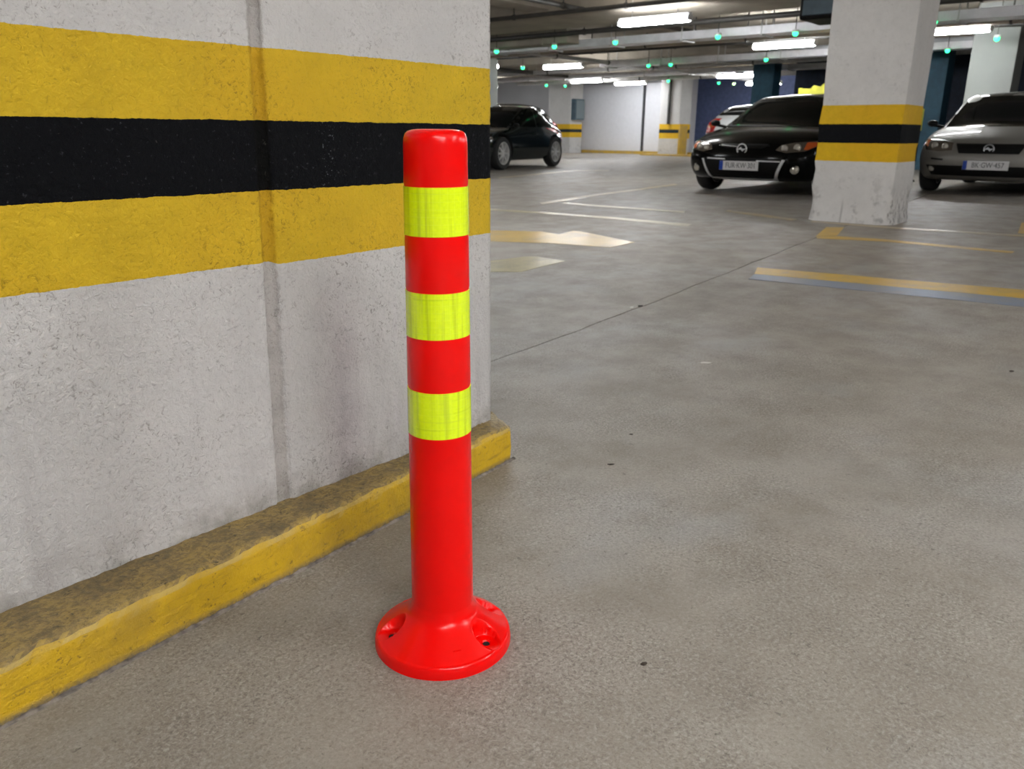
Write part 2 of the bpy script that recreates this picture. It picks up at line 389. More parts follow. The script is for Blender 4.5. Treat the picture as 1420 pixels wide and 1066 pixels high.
for fx, dy, e in cols:
    c_ = []
    for z in zs:
        x = fx(z); vis = 1 if z < 1.2 and x > .1 else 0
        n = fbm(x * 14, 3, z * 14) * .0011 + fbm(x * 60, 1, z * 60, 3) * .0006
        y = 1.2 + dy + n * vis
        if dy > .0025: y += fbm(x * 40, 8, z * 25) * .0018 * vis
        if XE - x < .012: x += fbm(5, 7, z * 55, 4) * .0022 * vis; y += .0015 if XE - x < .004 else 0
        if 0 < abs(x - jl(z)) < .004 or abs(x - jr(z)) < .004: x += fbm(1, 2, z * 70) * .0018 * vis
        c_.append(bm.verts.new((x, y, z)))
    G.append(c_)
for A, B in zip(G, G[1:]):
    for k in range(len(zs) - 1): bm.faces.new((A[k], B[k], B[k + 1], A[k + 1]))
# end face and back
last = G[-1]; back = [bm.verts.new((XE, 1.95, z)) for z in zs]
for k in range(len(zs) - 1): bm.faces.new((last[k], back[k], back[k + 1], last[k + 1]))
first = G[0]; bk0 = [bm.verts.new((-2.2, 1.95, z)) for z in zs]
for k in range(len(zs) - 1):
    bm.faces.new((bk0[k], first[k], first[k + 1], bk0[k + 1])); bm.faces.new((back[k], bk0[k], bk0[k + 1], back[k + 1]))
o = bm_obj('wall_left', bm, M['wall'], smooth='all'); tag(o, kind='structure')

# kerb at the foot of the wall
bm = bmesh.new(); rows = []
kx = [-2.2, -1.2, -.6, -.2] + frange(0, 1.34, .01) + frange(1.345, 1.372, .005)
prof = [(0, -.002), (.0, .006), (.001, .02), (.0, .035), (.0005, .05), (.0, .065), (.001, .075), (.004, .083), (.010, .0875), (.02, .089), (.035, .089), (.05, .0885), (.07, .088), (.09, .088), (.115, .088)]
def ky(x): return 1.068 + (x - .2415) * (1.141 - 1.068) / (1.371 - .2415)
for x in kx:
    r_ = []
    for i, (d, z) in enumerate(prof):
        yb = 1.212 + (.03 if x > 1.33 else 0)
        y = ky(x) + d / .115 * (yb - ky(x)) if d > .02 else ky(x) + d
        xx = x + (.045 * max(0, (y - 1.141) / .1) if x > 1.34 else 0)
        if x >= -.05:
            a = .0012 if d < .003 else .0028
            if i in (7, 8, 9): a = .0042
            nz = fbm(x * 28, y * 28, z * 28) * a + fbm(x * 90, y * 90, z * 60, 3) * a * .5
            if d < .003: y += nz
            else: z += nz
            if i in (6, 7, 8): y += fbm(x * 35, 4, 2) * .002
            if x > 1.30 and d > .015: z += max(0, fbm(x * 60, y * 60, 1)) * .009 * min(1, (x - 1.3) / .03)
            if x > 1.365: xx += fbm(3, y * 50, z * 50) * .003; z -= .004 * (d > .003)
        r_.append(bm.verts.new((xx, y, z)))
    r_.append(bm.verts.new((xx, y, -.002)))
    rows.append(r_)
for A, B in zip(rows, rows[1:]):
    for k in range(len(A) - 1): bm.faces.new((A[k], B[k], B[k + 1], A[k + 1]))
bm.faces.new(rows[-1]); bm.faces.new(rows[0][::-1])
o = bm_obj('baseboard_left', bm, M['kerb'], smooth=55); tag(o, kind='structure')
# thin line of broken mortar and dirt along the kerb's foot, gap shadow in its colour
bm = bmesh.new(); rows = []
for x in frange(-.3, 1.385, .006):
    w_ = .0035 + .004 * abs(fbm(x * 40, 1, 5)); h_ = .002 + .0035 * max(0, fbm(x * 55, 9, 2) + .3)
    y = ky(min(x, 1.372)); rows.append([bm.verts.new((x, y + .003, h_ + .001)), bm.verts.new((x, y - w_ * .6, h_)), bm.verts.new((x, y - w_ - .002, -.001))])
for A, B in zip(rows, rows[1:]):
    for k in range(2): bm.faces.new((A[k], A[k + 1], B[k + 1], B[k]))
tag(bm_obj('trim_1', bm, basic('mortar_dirt_shade', (.16, .14, .12), .9, var=.6, vscale=60, obj=False)), kind='structure')

# ------------------------------------------------------------------ pillars
def pillar(name, x0, x1, y0, y1, mat, rough=.0, z1=2.96, label=None):
    bm = bmesh.new()
    zz = [0, .03, .06, .1, .15, .2, .3, .45, .52, .6, .7, .85, 1.0, 1.3, 1.7, 2.2, z1]
    ys = frange(y0, y1, .07); xs_ = frange(x0, x1, .09)
    ring = [(x0, y) for y in ys] + [(x, y1) for x in xs_[1:]] + [(x1, y) for y in ys[::-1][1:]] + [(x, y0) for x in xs_[::-1][1:-1]]
    R = []
    for z in zz:
        rr = []
        for i, (x, y) in enumerate(ring):
            corner = (x in (x0, x1)) and (y in (y0, y1))
            dx = dy = 0
            if corner:
                c_ = .008 + (rough * max(0, .28 - z) * .12) + rough * .02 * max(0, fbm(z * 9, x, y))
                dx = c_ if x == x0 else -c_; dy = c_ if y == y0 else -c_
            fl = rough * .018 * max(0, .12 - z) / .12
            dx += fl * (-1 if x == x0 else (1 if x == x1 else 0)); dy += fl * (-1 if y == y0 else (1 if y == y1 else 0))
            rr.append(bm.verts.new((x + dx, y + dy, z)))
        R.append(rr)
    n = len(ring)
    for A, B in zip(R, R[1:]):
        for k in range(n): bm.faces.new((A[k], A[(k + 1) % n], B[(k + 1) % n], B[k]))
    bm.faces.new(R[0]); bm.faces.new(R[-1])
    o = bm_obj(name, bm, mat, smooth=50); return o
p = pillar('pillar', 7.5, 8.1, 2.007, 2.72, M['pillar'], rough=1.0)
tag(p, 'large white square pillar with yellow and black bands, between black and silver cars', 'pillar')
p = pillar('pillar', 26.2, 27.0, 14.3, 15.1, M['pillarfar'])
tag(p, 'distant white pillar with yellow and black bands right of the white door', 'pillar')
p = pillar('pillar', 25.9, 26.7, 18.75, 19.8, M['pillarfar'])
tag(p, 'distant pillar left of the white door, bonnet of dark car in front', 'pillar')
plain = basic('plain_white_pillar', (.26, .275, .26), .7, var=.06, vscale=2, obj=False)
p = pillar('pillar', 17.0, 17.75, 2.88, 3.6, plain)
tag(p, 'pale pillar rising behind the roof of the silver car', 'pillar')
p = pillar('pillar', 16.5, 16.8, 14.5, 15.3, plain)
tag(p, 'pale pillar at the edge of the near wall behind the dark parked car', 'pillar')
p = pillar('pillar', 22.0, 22.5, 9.3, 9.9, M['teal'])
tag(p, 'teal blue pillar above the roof of the black car', 'pillar')
p = pillar('pillar', 20.3, 20.9, 4.7, 5.35, M['teal'])
tag(p, 'teal blue pillar right behind the big striped pillar', 'pillar')

# pipe on the face of the distant pillar
bm = bmesh.new(); tube(bm, (26.15, 14.72, 1.05), (26.15, 14.72, 2.6), .05)
tag(bm_obj('conduit_pipe', bm, M['darkpipe']), 'dark vertical pipe on the face of the distant striped pillar', 'pipe')
bm = bmesh.new(); box(bm, 26.17, 26.7, 14.24, 14.3, .02, 1.0)
tag(bm_obj('corner_guard', bm, M['yline']), 'tall yellow guard on the side of the distant striped pillar', 'guard')

# ------------------------------------------------------------------ enclosing walls
def wallbox(name, *a, mat='backwall'):
    bm = bmesh.new(); box(bm, *a); return tag(bm_obj(name, bm, M[mat]), kind='structure')
wallbox('wall_back', 28.5, 28.7, 15.4, 27, 0, 2.95)
wallbox('wall_far', 31.0, 31.2, 6.0, 16.6, 0, 2.95, mat='bluew')
wallbox('wall_return', 27.6, 28.7, 15.0, 15.4, 0, 2.95)
wallbox('wall_niche', 28.7, 31.2, 16.6, 16.8, 0, 2.95, mat='dgrey')
wallbox('wall_right_back', 23.5, 23.7, -9, 9.3, 0, 2.95, mat='navy')
wallbox('wall_side', 23.7, 31.2, 6.0, 6.2, 0, 2.95, mat='navy')
wallbox('wall_right', -6, 23.7, -9.2, -9, 0, 2.95)
wallbox('wall_behind', -6.2, -6, -9.2, 27.2, 0, 2.95)
wallbox('wall_left_far', -6.2, 28.7, 27, 27.2, 0, 2.95)

# white wall closing the aisle, with its door panels, on the far side
bm = bmesh.new(); box(bm, 27.3, 27.4, 15.0, 19.9, 0, 2.5)
d = tag(bm_obj('wall_center', bm, M['door']), kind='structure')
for a, b in ((15.1, 16.33), (16.40, 19.85)):
    bm = bmesh.new(); box(bm, 27.24, 27.302, a, b, .1, 2.46); bevel(bm, .012)
    bm_obj('panel', bm, M['door'], parent=d)
bm = bmesh.new(); box(bm, 27.15, 27.299, 16.34, 16.39, 0, 2.5)
bm_obj('door_post', bm, M['dgrey'], parent=d)
bm = bmesh.new(); box(bm, 27.15, 27.235, 17.7, 18.2, 2.15, 2.3)
# kerb strip along that wall
bm2 = bmesh.new(); box(bm2, 26.9, 27.2, 13.5, 20.5, 0, .1); bevel(bm2, .01)
tag(bm_obj('baseboard_back', bm2, M['yline']), kind='structure')
bm.free()
bm = bmesh.new(); box(bm, 25.5, 26.1, 13.2, 15.4, 0, .05); bevel(bm, .01)
tag(bm_obj('floor_kerb', bm, M['yline']), 'low yellow kerb at the foot of the distant striped pillar', 'kerb')
# boxes hung on the far pillar and the white wall
def hung_box(name, x0, x1, y0, y1, z0, z1, mat, label, cat, doorx=True):
    bm = bmesh.new(); box(bm, x0, x1, y0, y1, z0, z1); bevel(bm, .03)
    o = bm_obj(name, bm, M[mat]); tag(o, label, cat)
    bm = bmesh.new()
    if doorx: box(bm, x0 - .02, x0 + .004, y0 + .04, y1 - .04, z0 + .05, z1 - .05)
    else: box(bm, x0 + .04, x1 - .04, y0 - .02, y0 + .004, z0 + .05, z1 - .05)
    bevel(bm, .006)
    bm_obj('cover', bm, M['greybox'], parent=o); return o
hung_box('hose_cabinet', 25.95, 26.55, 18.55, 18.77, 1.2, 1.95, 'bluegrey', 'dark blue hose cabinet hung on the side of the distant left pillar', 'cabinet', False)
hung_box('wall_box', 27.1, 27.26, 19.25, 19.6, 1.5, 2.05, 'greybox', 'grey box hung on the left edge of the white wall', 'box')

# ------------------------------------------------------------------ ceiling, beams, services
bm = bmesh.new(); box(bm, -6.2, 34, -9.2, 27.2, 2.95, 3.15)
tag(bm_obj('ceiling', bm, M['ceil']), kind='structure')
for k, (x0, x1, zb) in enumerate(((3.2, 3.9, 2.6), (11.75, 13.2, 2.6), (19.6, 20.6, 2.62), (25.0, 25.8, 2.62))):
    bm = bmesh.new(); box(bm, x0, x1, -8.9, 26.9, zb, 2.96); bevel(bm, .015, 1)
    tag(bm_obj('trim_%d' % (k + 2), bm, M['beam']), kind='structure')
for k, y0 in enumerate((-4.2, 2.1, 9.0, 14.3, 20.5)):       # beams the other way
    bm = bmesh.new(); box(bm, 4, 28.4, y0, y0 + .5, 2.72, 2.955)
    tag(bm_obj('trim_%d' % (k + 6), bm, M['beam']), kind='structure')

def tray(x, z, y0, y1, wd, label, mat='tray', h=.13, step=1.5):
    t = empty('cable_tray', (x, (y0 + y1) / 2, z)); tag(t, label, 'cable tray')
    bm = bmesh.new(); L = (y1 - y0) / 2
    box(bm, -wd / 2, wd / 2, -L, L, -.004, .004)
    for s in (-1, 1): box(bm, s * wd / 2 - .004, s * wd / 2 + .004, -L, L, -.004, h)
    bm_obj('channel', bm, M[mat], parent=t)
    bm = bmesh.new()
    for k in range(4): tube(bm, (-wd / 2 + .05 + k * wd / 5, -L, .03), (-wd / 2 + .06 + k * wd / 5, L, .03 + .01 * (k % 2)), .018, 6)
    c = bm_obj('cables', bm, M['darkpipe'], parent=t); c['kind'] = 'stuff'
    n = int((y1 - y0) / step); rod = None
    for k in range(n + 1):
        yy = -L + .2 + k * step
        if yy > L: break
        if rod is None:
            bm = bmesh.new(); 
            for s in (-1, 1): tube(bm, (s * wd / 2, 0, 0), (s * wd / 2, 0, 2.95 - z), .012, 6)
            box(bm, -wd / 2 - .02, wd / 2 + .02, -.02, .02, -.03, -.004)
            rod = bm_obj('hanger', bm, M['whitepipe'], parent=t); rod.location = (0, yy, 0)
        else:
            r_ = rod.copy(); COL.objects.link(r_); r_.parent = t; r_.location = (0, yy, 0)
    return t
tray(14.2, 2.36, -6, 16, .45, 'bright cable tray running right across below the largest lamp')
tray(18.65, 2.36, -6, 12.5, .35, 'narrow cable tray above the teal pillars, second from the front')
tray(22.9, 2.42, 6, 20, .4, 'distant cable tray in front of the white wall')
def pipe(x0, y0, z0, x1, y1, z1, r, mat, label, hang=2.2):
    bm = bmesh.new(); c = Vector(((x0 + x1) / 2, (y0 + y1) / 2, z0))
    t = empty('ceiling_pipe', c); tag(t, label, 'pipe')
    tube(bm, Vector((x0, y0, z0)) - c, Vector((x1, y1, z1)) - c, r, 12); bm_obj('tube', bm, M[mat], parent=t, smooth=60)
    L = (Vector((x1, y1, 0)) - Vector((x0, y0, 0))).length; n = int(L / hang); d = (Vector((x1, y1, z1)) - Vector((x0, y0, z0))).normalized()
    h0 = None
    for k in range(1, n):
        pnt = Vector((x0, y0, z0)) + d * (k * hang) - c
        if h0 is None:
            bm = bmesh.new(); tube(bm, (0, 0, r * .5), (0, 0, 2.95 - z0), .012, 6)
            if abs(d.y) > .5: lathe(bm, [(r, -.02), (r + .012, -.02), (r + .012, .02), (r, .02)], 12, 'y', close=True)
            else: lathe(bm, [(r, -.02), (r + .012, -.02), (r + .012, .02), (r, .02)], 12, 'x', close=True)
            h0 = bm_obj('pipe_hanger', bm, M['darkpipe'], parent=t); h0.location = pnt
        else:
            h = h0.copy(); COL.objects.link(h); h.parent = t; h.location = pnt
    return t
pipe(11.3, -6, 2.58, 11.3, 16, 2.58, .035, 'darkpipe', 'thin dark pipe along the front of the nearest ceiling beam')
pipe(13.35, -6, 2.54, 13.35, 13.5, 2.54, .045, 'darkpipe', 'dark pipe just behind the nearest ceiling beam')
pipe(15.6, -6, 2.5, 15.6, 18, 2.5, .07, 'beam', 'beige pipe behind the bright cable tray')
pipe(16.8, -6, 2.56, 16.8, 20, 2.56, .05, 'darkpipe', 'dark pipe between the two long cable trays')
pipe(20.9, -6, 2.5, 20.9, 20, 2.5, .06, 'whitepipe', 'white pipe beyond the second cable tray')
pipe(24.3, 6, 2.45, 24.3, 20, 2.45, .08, 'whitepipe', 'white pipe nearest to the white wall')
pipe(9, 8.3, 2.66, 27.2, 8.3, 2.66, .04, 'darkpipe', 'dark pipe running away from the viewer under the ceiling')
pipe(14, 12.2, 2.45, 27.2, 12.2, 2.45, .05, 'whitepipe', 'white pipe running away from the viewer towards the striped pillar')
pipe(14, 16.6, 2.5, 27.2, 16.6, 2.5, .06, 'darkpipe', 'dark pipe running away from the viewer towards the white wall')
# air ducts
def duct(x0, x1, y0, y1, z0, z1, label, mat='zinc'):
    t = empty('air_duct', ((x0 + x1) / 2, (y0 + y1) / 2, z0)); tag(t, label, 'duct')
    hx, hy = (x1 - x0) / 2, (y1 - y0) / 2; alongy = hy > hx
    bm = bmesh.new(); box(bm, -hx, hx, -hy, hy, 0, z1 - z0); bevel(bm, .01, 1); bm_obj('casing', bm, M[mat], parent=t)
    L = max(hx, hy); k = -L + .6; f0 = None
    while k < L:
        if f0 is None:
            bm = bmesh.new()
            if alongy: box(bm, -hx - .02, hx + .02, -.015, .015, -.02, z1 - z0 + .02)
            else: box(bm, -.015, .015, -hy - .02, hy + .02, -.02, z1 - z0 + .02)
            f0 = bm_obj('flange', bm, M[mat], parent=t); f0.location = (0, k, 0) if alongy else (k, 0, 0)
        else:
            f1 = f0.copy(); COL.objects.link(f1); f1.parent = t; f1.location = (0, k, 0) if alongy else (k, 0, 0)
        k += 1.2
    bm = bmesh.new(); tube(bm, (0, 0, z1 - z0 - .01), (0, 0, 2.951 - z0), .012, 6); h0 = bm_obj('hanging_rod', bm, M['darkpipe'], parent=t)
    ends = [(0, -hy + .3), (0, hy - .3)] if alongy else [(-hx + .3, 0), (hx - .3, 0)]
    h0.location = (*ends[0], 0); h1 = h0.copy(); COL.objects.link(h1); h1.parent = t; h1.location = (*ends[1], 0)
    return t
duct(13.5, 13.9, 9.9, 17, 2.40, 2.66, 'beige boxed duct ending above the dark parked car', 'beam')
duct(19.0, 19.5, -5, 8.2, 2.46, 2.62, 'wide flat galvanised duct between the two long cable trays')
duct(21.3, 21.9, 8.5, 12, 2.56, 2.7, 'galvanised duct in front of the distant pillars')
bm = bmesh.new(); box(bm, 9.3, 9.9, 3.0, 3.72, 1.93, 2.3); bevel(bm, .03)
o = bm_obj('hanging_speaker_box', bm, M['plastic']); tag(o, 'black box hung under the ceiling left of the big striped pillar', 'box')
bm = bmesh.new(); box(bm, 9.27, 9.302, 3.05, 3.67, 1.97, 2.12); bevel(bm, .004); bm_obj('grille', bm, M['bluegrey'], parent=o)
for y_ in (3.15, 3.6):
    bm = bmesh.new(); tube(bm, (9.6, y_, 2.28), (9.6, y_, 2.96), .012, 6); bm_obj('bracket', bm, M['darkpipe'], parent=o)

# ------------------------------------------------------------------ fluorescent fittings
def make_fixture():
    t = empty('strip_light')
    bm = bmesh.new(); box(bm, -.045, .045, -.63, .63, .02, .07); bevel(bm, .01); bm_obj('housing', bm, M['housing'], parent=t)
    bm = bmesh.new(); box(bm, -.08, .08, -.6, .6, -.055, .025); bevel(bm, .03, 3); bm_obj('diffuser', bm, M['lamp'], parent=t, smooth=60)
    for s in (-1, 1):
        bm = bmesh.new(); box(bm, -.075, .075, s * .615 - .018, s * .615 + .018, -.045, .03); bevel(bm, .008); bm_obj('end_cap', bm, M['housing'], parent=t)
    for s in (-1, 1):
        bm = bmesh.new(); tube(bm, (0, s * .4, .08), (0, s * .4, .56), .008, 6); bm_obj('hanging_rod', bm, M['whitepipe'], parent=t)
    return t
fx0 = make_fixture()
FX = [(11.72, 6.95, 2.4, 0, 'largest bright strip light, above the aisle left of the striped pillar', True),
      (18.2, 13.45, 2.4, 0, 'bright strip light above the dark parked car', True),
      (23.6, 16.45, 2.4, 0, 'small strip light in front of the white wall, left one', True),
      (25.45, 15.9, 2.4, 0, 'faintest strip light, hung closest to the white wall', True),
      (16.3, 6.75, 2.4, 0, 'strip light above the black car beside the striped pillar', True),
      (24.0, 11.3, 2.4, 0, 'strip light in front of the blue wall', True),
      (15.7, 3.7, 2.4, 0, 'strip light right of the big striped pillar above the silver car', True),
      (27.6, 12.0, 2.38, 0, 'small strip light closest to the blue wall', True),
      (16.6, 14.9, 2.4, 90, 'strip light seen end on at the edge of the near wall', True),
      # those outside the photograph that light the foreground
      (-.7, -1.3, 2.4, 0, 'strip light behind the viewer', False),
      (-.7, -2.75, 2.4, 0, 'strip light further behind the viewer', False),
      (-.7, -4.2, 2.4, 0, 'strip light furthest behind the viewer', False),
      (.1, -2.3, 2.4, 0, 'added unseen strip light to the right of the viewer', False),  # this and the next two are added to brighten wall and floor
      (2.6, -1.9, 2.4, 0, 'added unseen strip light overhead right of the bollard', False),
      (3.4, -4.2, 2.4, 0, 'added unseen strip light far off to the right of the bollard', False),
      (4.7, 4.1, 2.4, 0, 'strip light over the floor arrow', False),
      (6.6, -2.6, 2.4, 0, 'strip light in front of the silver car', False),
      (7.0, 7.5, 2.4, 0, 'strip light over the aisle nearest the wall', False),
      (11.5, -1.2, 2.4, 0, 'strip light right of the silver car', False),
      (10.0, 14.5, 2.4, 0, 'strip light over the far left bays', False),
      (15.5, 20.0, 2.4, 0, 'strip light over the far left corner', False),
      (24.5, 21.8, 2.4, 0, 'strip light beside the far left wall', False)]
for i, (x, y, z, a, lab, vis) in enumerate(FX):
    o = fx0 if i == 0 else copy_tree(fx0)
    o.location = (x, y, z); o.rotation_euler = (0, 0, math.radians(a)); tag(o, lab, 'ceiling light', 'fluorescent strip lights')

# parking bay indicator lamps
def make_led():
    t = empty('bay_indicator')
    bm = bmesh.new(); lathe(bm, [(0, .03), (.05, .03), (.055, .0), (.05, -.01), (0, -.01)], 16); bm_obj('body', bm, M['housing'], parent=t, smooth=40)
    bm = bmesh.new(); lathe(bm, [(.042, -.01), (.045, -.03), (.034, -.055), (.015, -.068), (0, -.07)], 16); bm_obj('lens', bm, M['led'], parent=t, smooth='all')
    bm = bmesh.new(); tube(bm, (0, 0, .028), (0, 0, .62), .007, 6); bm_obj('stem', bm, M['darkpipe'], parent=t)
    return t
led0 = make_led()
LED = [((13.35, 8.7), 'left of the largest strip light'), ((13.3, 10.05), 'second from the near wall edge'), ((17.1, 13.92), 'above the dark parked car'),
       ((18.28, 10.93), 'left of the distant striped pillar'), ((18.3, 10.33), 'above the distant striped pillar'), ((23.9, 13.54), 'low on the distant striped pillar'),
       ((23.8, 18.3), 'in front of the left distant pillar'), ((24.5, 18.0), 'just right of the left distant pillar'), ((13.4, 11.6), 'at the edge of the near wall'),
       ((13.6, 6.8), 'on the bright cable tray'), ((18.3, 7.95), 'at the top of the teal pillar over the black car'), ((13.9, 5.58), 'over the lamp above the black car'),
       ((13.75, 3.46), 'just right of the big striped pillar'), ((16.6, 3.15), 'in front of the pale pillar behind the silver car'), ((18.35, 4.3), 'under the tray beside the pale pillar'),
       ((25.7, 12.7), 'left of the pair in front of the blue wall'), ((26.4, 12.5), 'right of the pair in front of the blue wall')]
for i, ((x, y), lab) in enumerate(LED):
    o = led0 if i == 0 else copy_tree(led0)
    o.location = (x, y, 2.3 + .045); tag(o, 'small green bay indicator lamp ' + lab, 'indicator light', 'green parking bay indicators')
    if i == 16:
        for ch in o.children:
            if ch.name.startswith('lens'): ch.data = ch.data.copy(); ch.data.materials[0] = M['ledy']
# stacked green lamps beside the striped pillar
# ------------------------------------------------------------------ floor markings
MARK = [
 ('parking_line', [(4.546, 1.908), (4.89, .0), (5.06, -1.2), (4.79, -1.25), (4.62, -.02), (4.316, 1.825)], 'yline', 'broad yellow parking line with a blue band along its near edge', 'floor marking'),
 ('parking_line', [(4.314, 1.822), (4.617, -.023), (4.787, -1.25), (4.55, -1.29), (4.37, -.06), (4.139, 1.78)], 'blue', 'blue grey band along the near edge of the broad yellow line', 'floor marking'),
 ('floor_arrow', [(4.55, 4.75), (5.089, 3.941), (5.036, 3.723), (5.307, 3.781), (5.306, 3.711), (5.033, 3.044), (4.688, 3.027), (4.566, 3.488), (4.315, 3.93), (4.0, 4.45)], 'ypale', 'yellow arrow painted on the floor pointing right', 'floor marking'),
 ('floor_patch', [(3.532, 3.25), (3.955, 3.185), (4.007, 3.128), (3.983, 2.891), (3.491, 2.841), (3.30, 3.06)], 'cream', 'pale cream painted patch on the floor beside the near wall edge', 'floor marking'),
 ('parking_line', [(6.258, 5.9), (6.398, 4.913), (6.453, 4.15), (6.408, 3.31), (6.235, 3.26), (6.30, 4.12), (6.26, 4.83), (6.09, 5.8)], 'cream', 'long thin pale line beyond the arrow', 'floor marking'),
 ('parking_line', [(7.479, 5.45), (7.432, 5.061), (7.452, 3.939), (7.29, 3.869), (7.29, 5.046), (7.333, 5.387)], 'cream', 'thin pale line behind the long pale one', 'floor marking'),
 ('parking_line', [(7.233, 5.628), (8.49, 5.878), (11.452, 6.272), (11.25, 6.10), (8.36, 5.71), (7.056, 5.451)], 'yfaint', 'worn slanting line running to the black car', 'floor marking'),
 ('parking_line', [(10.823, 9.344), (14.034, 10.137), (14.678, 9.58), (14.4, 9.4), (13.868, 9.849), (10.6, 9.1)], 'yfaint', 'worn pale line in front of the dark parked car', 'floor marking'),
 ('parking_line', [(7.914, 3.691), (7.47, 2.79), (7.30, 2.80), (7.73, 3.64)], 'yfaint', 'worn yellow line between black car and striped pillar', 'floor marking'),
 ('parking_line', [(7.42, 2.64), (7.41, 1.99), (7.533, .999), (7.6, .2), (7.5, .2), (7.42, .975), (7.30, 1.97), (7.32, 2.63)], 'yfaint', 'worn yellow line along the foot of the striped pillar', 'floor marking'),
 ('parking_line', [(7.0, 2.366), (7.095, 2.25), (6.46, 2.095), (6.29, 2.20)], 'yline', 'short yellow stub in front of the striped pillar', 'floor marking'),
 ('parking_line', [(6.287, 2.197), (6.421, 2.08), (6.478, 1.727), (6.388, .883), (6.28, .883), (6.347, 1.691), (6.18, 2.145)], 'yline', 'narrow yellow line across the bay before the striped pillar', 'floor marking'),
 ('parking_line', [(8.619, 1.18), (8.64, 1.02), (7.63, .90), (7.65, 1.06)], 'yline', 'yellow bay line in front of the silver car', 'floor marking'),
]
for nm, pts, mt, lab, cat in MARK:
    bm = bmesh.new(); z = .0018
    for k in range(1): f = bm.faces.new([bm.verts.new((x, y, z)) for x, y in pts])
    ret = bmesh.ops.extrude_face_region(bm, geom=[f]); 
    for v in [g for g in ret['geom'] if isinstance(g, bmesh.types.BMVert)]: v.co.z = .0002
    o = bm_obj(nm, bm, M[mt]); tag(o, lab, cat)

# ------------------------------------------------------------------ the bollard
BX, BY = .7605, .7665
bol = empty('bollard', (BX, BY, 0)); tag(bol, 'glossy red plastic bollard with three lime reflective bands, standing beside the wall', 'bollard')
def rz_(z): return .0467 + (z - .06) * (.0411 - .0467) / .685
lean = Vector((.0022, -.0027))
def leanmesh(bm):
    for v in bm.verts:
        k = max(0, v.co.z) / .75; v.co.x += lean.x * k; v.co.y += lean.y * k
# post
bm = bmesh.new()
bands = [(.3450, .4120), (.4855, .5480), (.6205, .6830)]
prof = [(rz_(.03), .03), (rz_(.05), .05)] + [(rz_(z), z) for z in frange(.08, .34, .04)]
for a, b in bands:
    prof += [(rz_(a) + .0003, a - .004), (rz_(a) - .0004, a), (rz_(b) - .0004, b), (rz_(b) + .0003, b + .004)]
prof = sorted(set(prof), key=lambda q: q[1])
prof += [(rz_(.71), .71), (.0412, .735), (.0405, .742), (.0385, .7475), (.035, .7505), (.029, .7522), (.0225, .7530), (.0205, .7525), (.0195, .7500), (.0185, .7490), (.012, .7488), (.0105, .7500), (0, .7503)]
lathe(bm, prof, 96); leanmesh(bm)
bm_obj('post', bm, M['red'], parent=bol, smooth=35)
for a, b in bands:
    bm = bmesh.new(); pr = [(rz_(a) - .001, a + .0002)] + [(rz_(z) + .0007, z) for z in frange(a + .0006, b - .0006, .01)] + [(rz_(b) - .001, b - .0002)]
    lathe(bm, pr, 96); leanmesh(bm)
    bm_obj('reflective_band', bm, M['tape'], parent=bol, smooth=50)
# flange with bolt pockets
NA, NR = 288, 64; R0, R1 = .0455, .1045
def smooth(a, b, x):
    t_ = max(0, min(1, (x - a) / (b - a))); return t_ * t_ * (3 - 2 * t_)
def hprof(r):
    cone = .055 - (r - .049) / (.096 - .049) * (.055 - .0205)
    neck = .016 * math.exp(-(r - .0465) / .0026)
    return cone + neck
POCK = [math.radians(a) for a in (146, -80, -24, 78)]
def height(r, a):
    h = hprof(r)
    if r > .0985: h = .0187 - .0135 * (1 - math.sqrt(max(0, 1 - ((r - .0985) / (R1 - .0985)) ** 2))) 
    x, y = r * math.cos(a), r * math.sin(a)
    for pa in POCK:
        c_, s_ = math.cos(pa), math.sin(pa)
        u_ = x * c_ + y * s_; v_ = -x * s_ + y * c_
        # teardrop: round inside, open and wider outward
        cu = .0765
        if u_ < cu: d_ = math.hypot((u_ - cu) / 1.0, v_) / .019
        else: d_ = math.hypot((u_ - cu) / 1.35, v_) / .019
        if d_ < 1.12:
            fl = .0175 + max(0, (.083 - u_)) * .12; k = smooth(1.0, .9, d_)
            hh = h * (1 - k) + min(h, fl) * k
            dh = math.hypot(u_ - .0785, v_)
            if dh < .0062: hh = min(hh, .0175 - .003 * smooth(.0062, .0052, dh))
            # raised bead round the pocket
            hh += .0008 * math.exp(-((d_ - 1.04) / .04) ** 2)
            h = hh
    return max(h, .0)
bm = bmesh.new(); G = []
for i in range(NR + 1):
    f_ = i / NR; r = R0 + (R1 - R0) * f_
    G.append([bm.verts.new((r * math.cos(2 * PI * k / NA), r * math.sin(2 * PI * k / NA), height(r, 2 * PI * k / NA))) for k in range(NA)])
G.append([bm.verts.new((R1 * math.cos(2 * PI * k / NA), R1 * math.sin(2 * PI * k / NA), .0)) for k in range(NA)])
for A, B in zip(G, G[1:]):
    for k in range(NA): bm.faces.new((A[k], B[k], B[(k + 1) % NA], A[(k + 1) % NA]))
base = bm_obj('base', bm, M['red'], parent=bol, smooth='all')
for pa in POCK:
    bm = bmesh.new(); lathe(bm, [(0, .0166), (.0052, .0166), (.0052, .0135), (0, .0135)], 20, c=(.0785 * math.cos(pa), .0785 * math.sin(pa), 0))
    bm_obj('bolt_hole', bm, M['hole'], parent=base)
# small moulding nub on the flange
bm = bmesh.new(); box(bm, -.006, .006, -.0012, .0012, -.0006, .0006); bevel(bm, .0004)
o = bm_obj('moulding_mark', bm, M['red'], parent=base); rr = .082; aa = math.radians(-121)
o.location = (rr * math.cos(aa), rr * math.sin(aa), hprof(rr) + .0003); o.rotation_euler = (0, 0, aa + PI / 2)

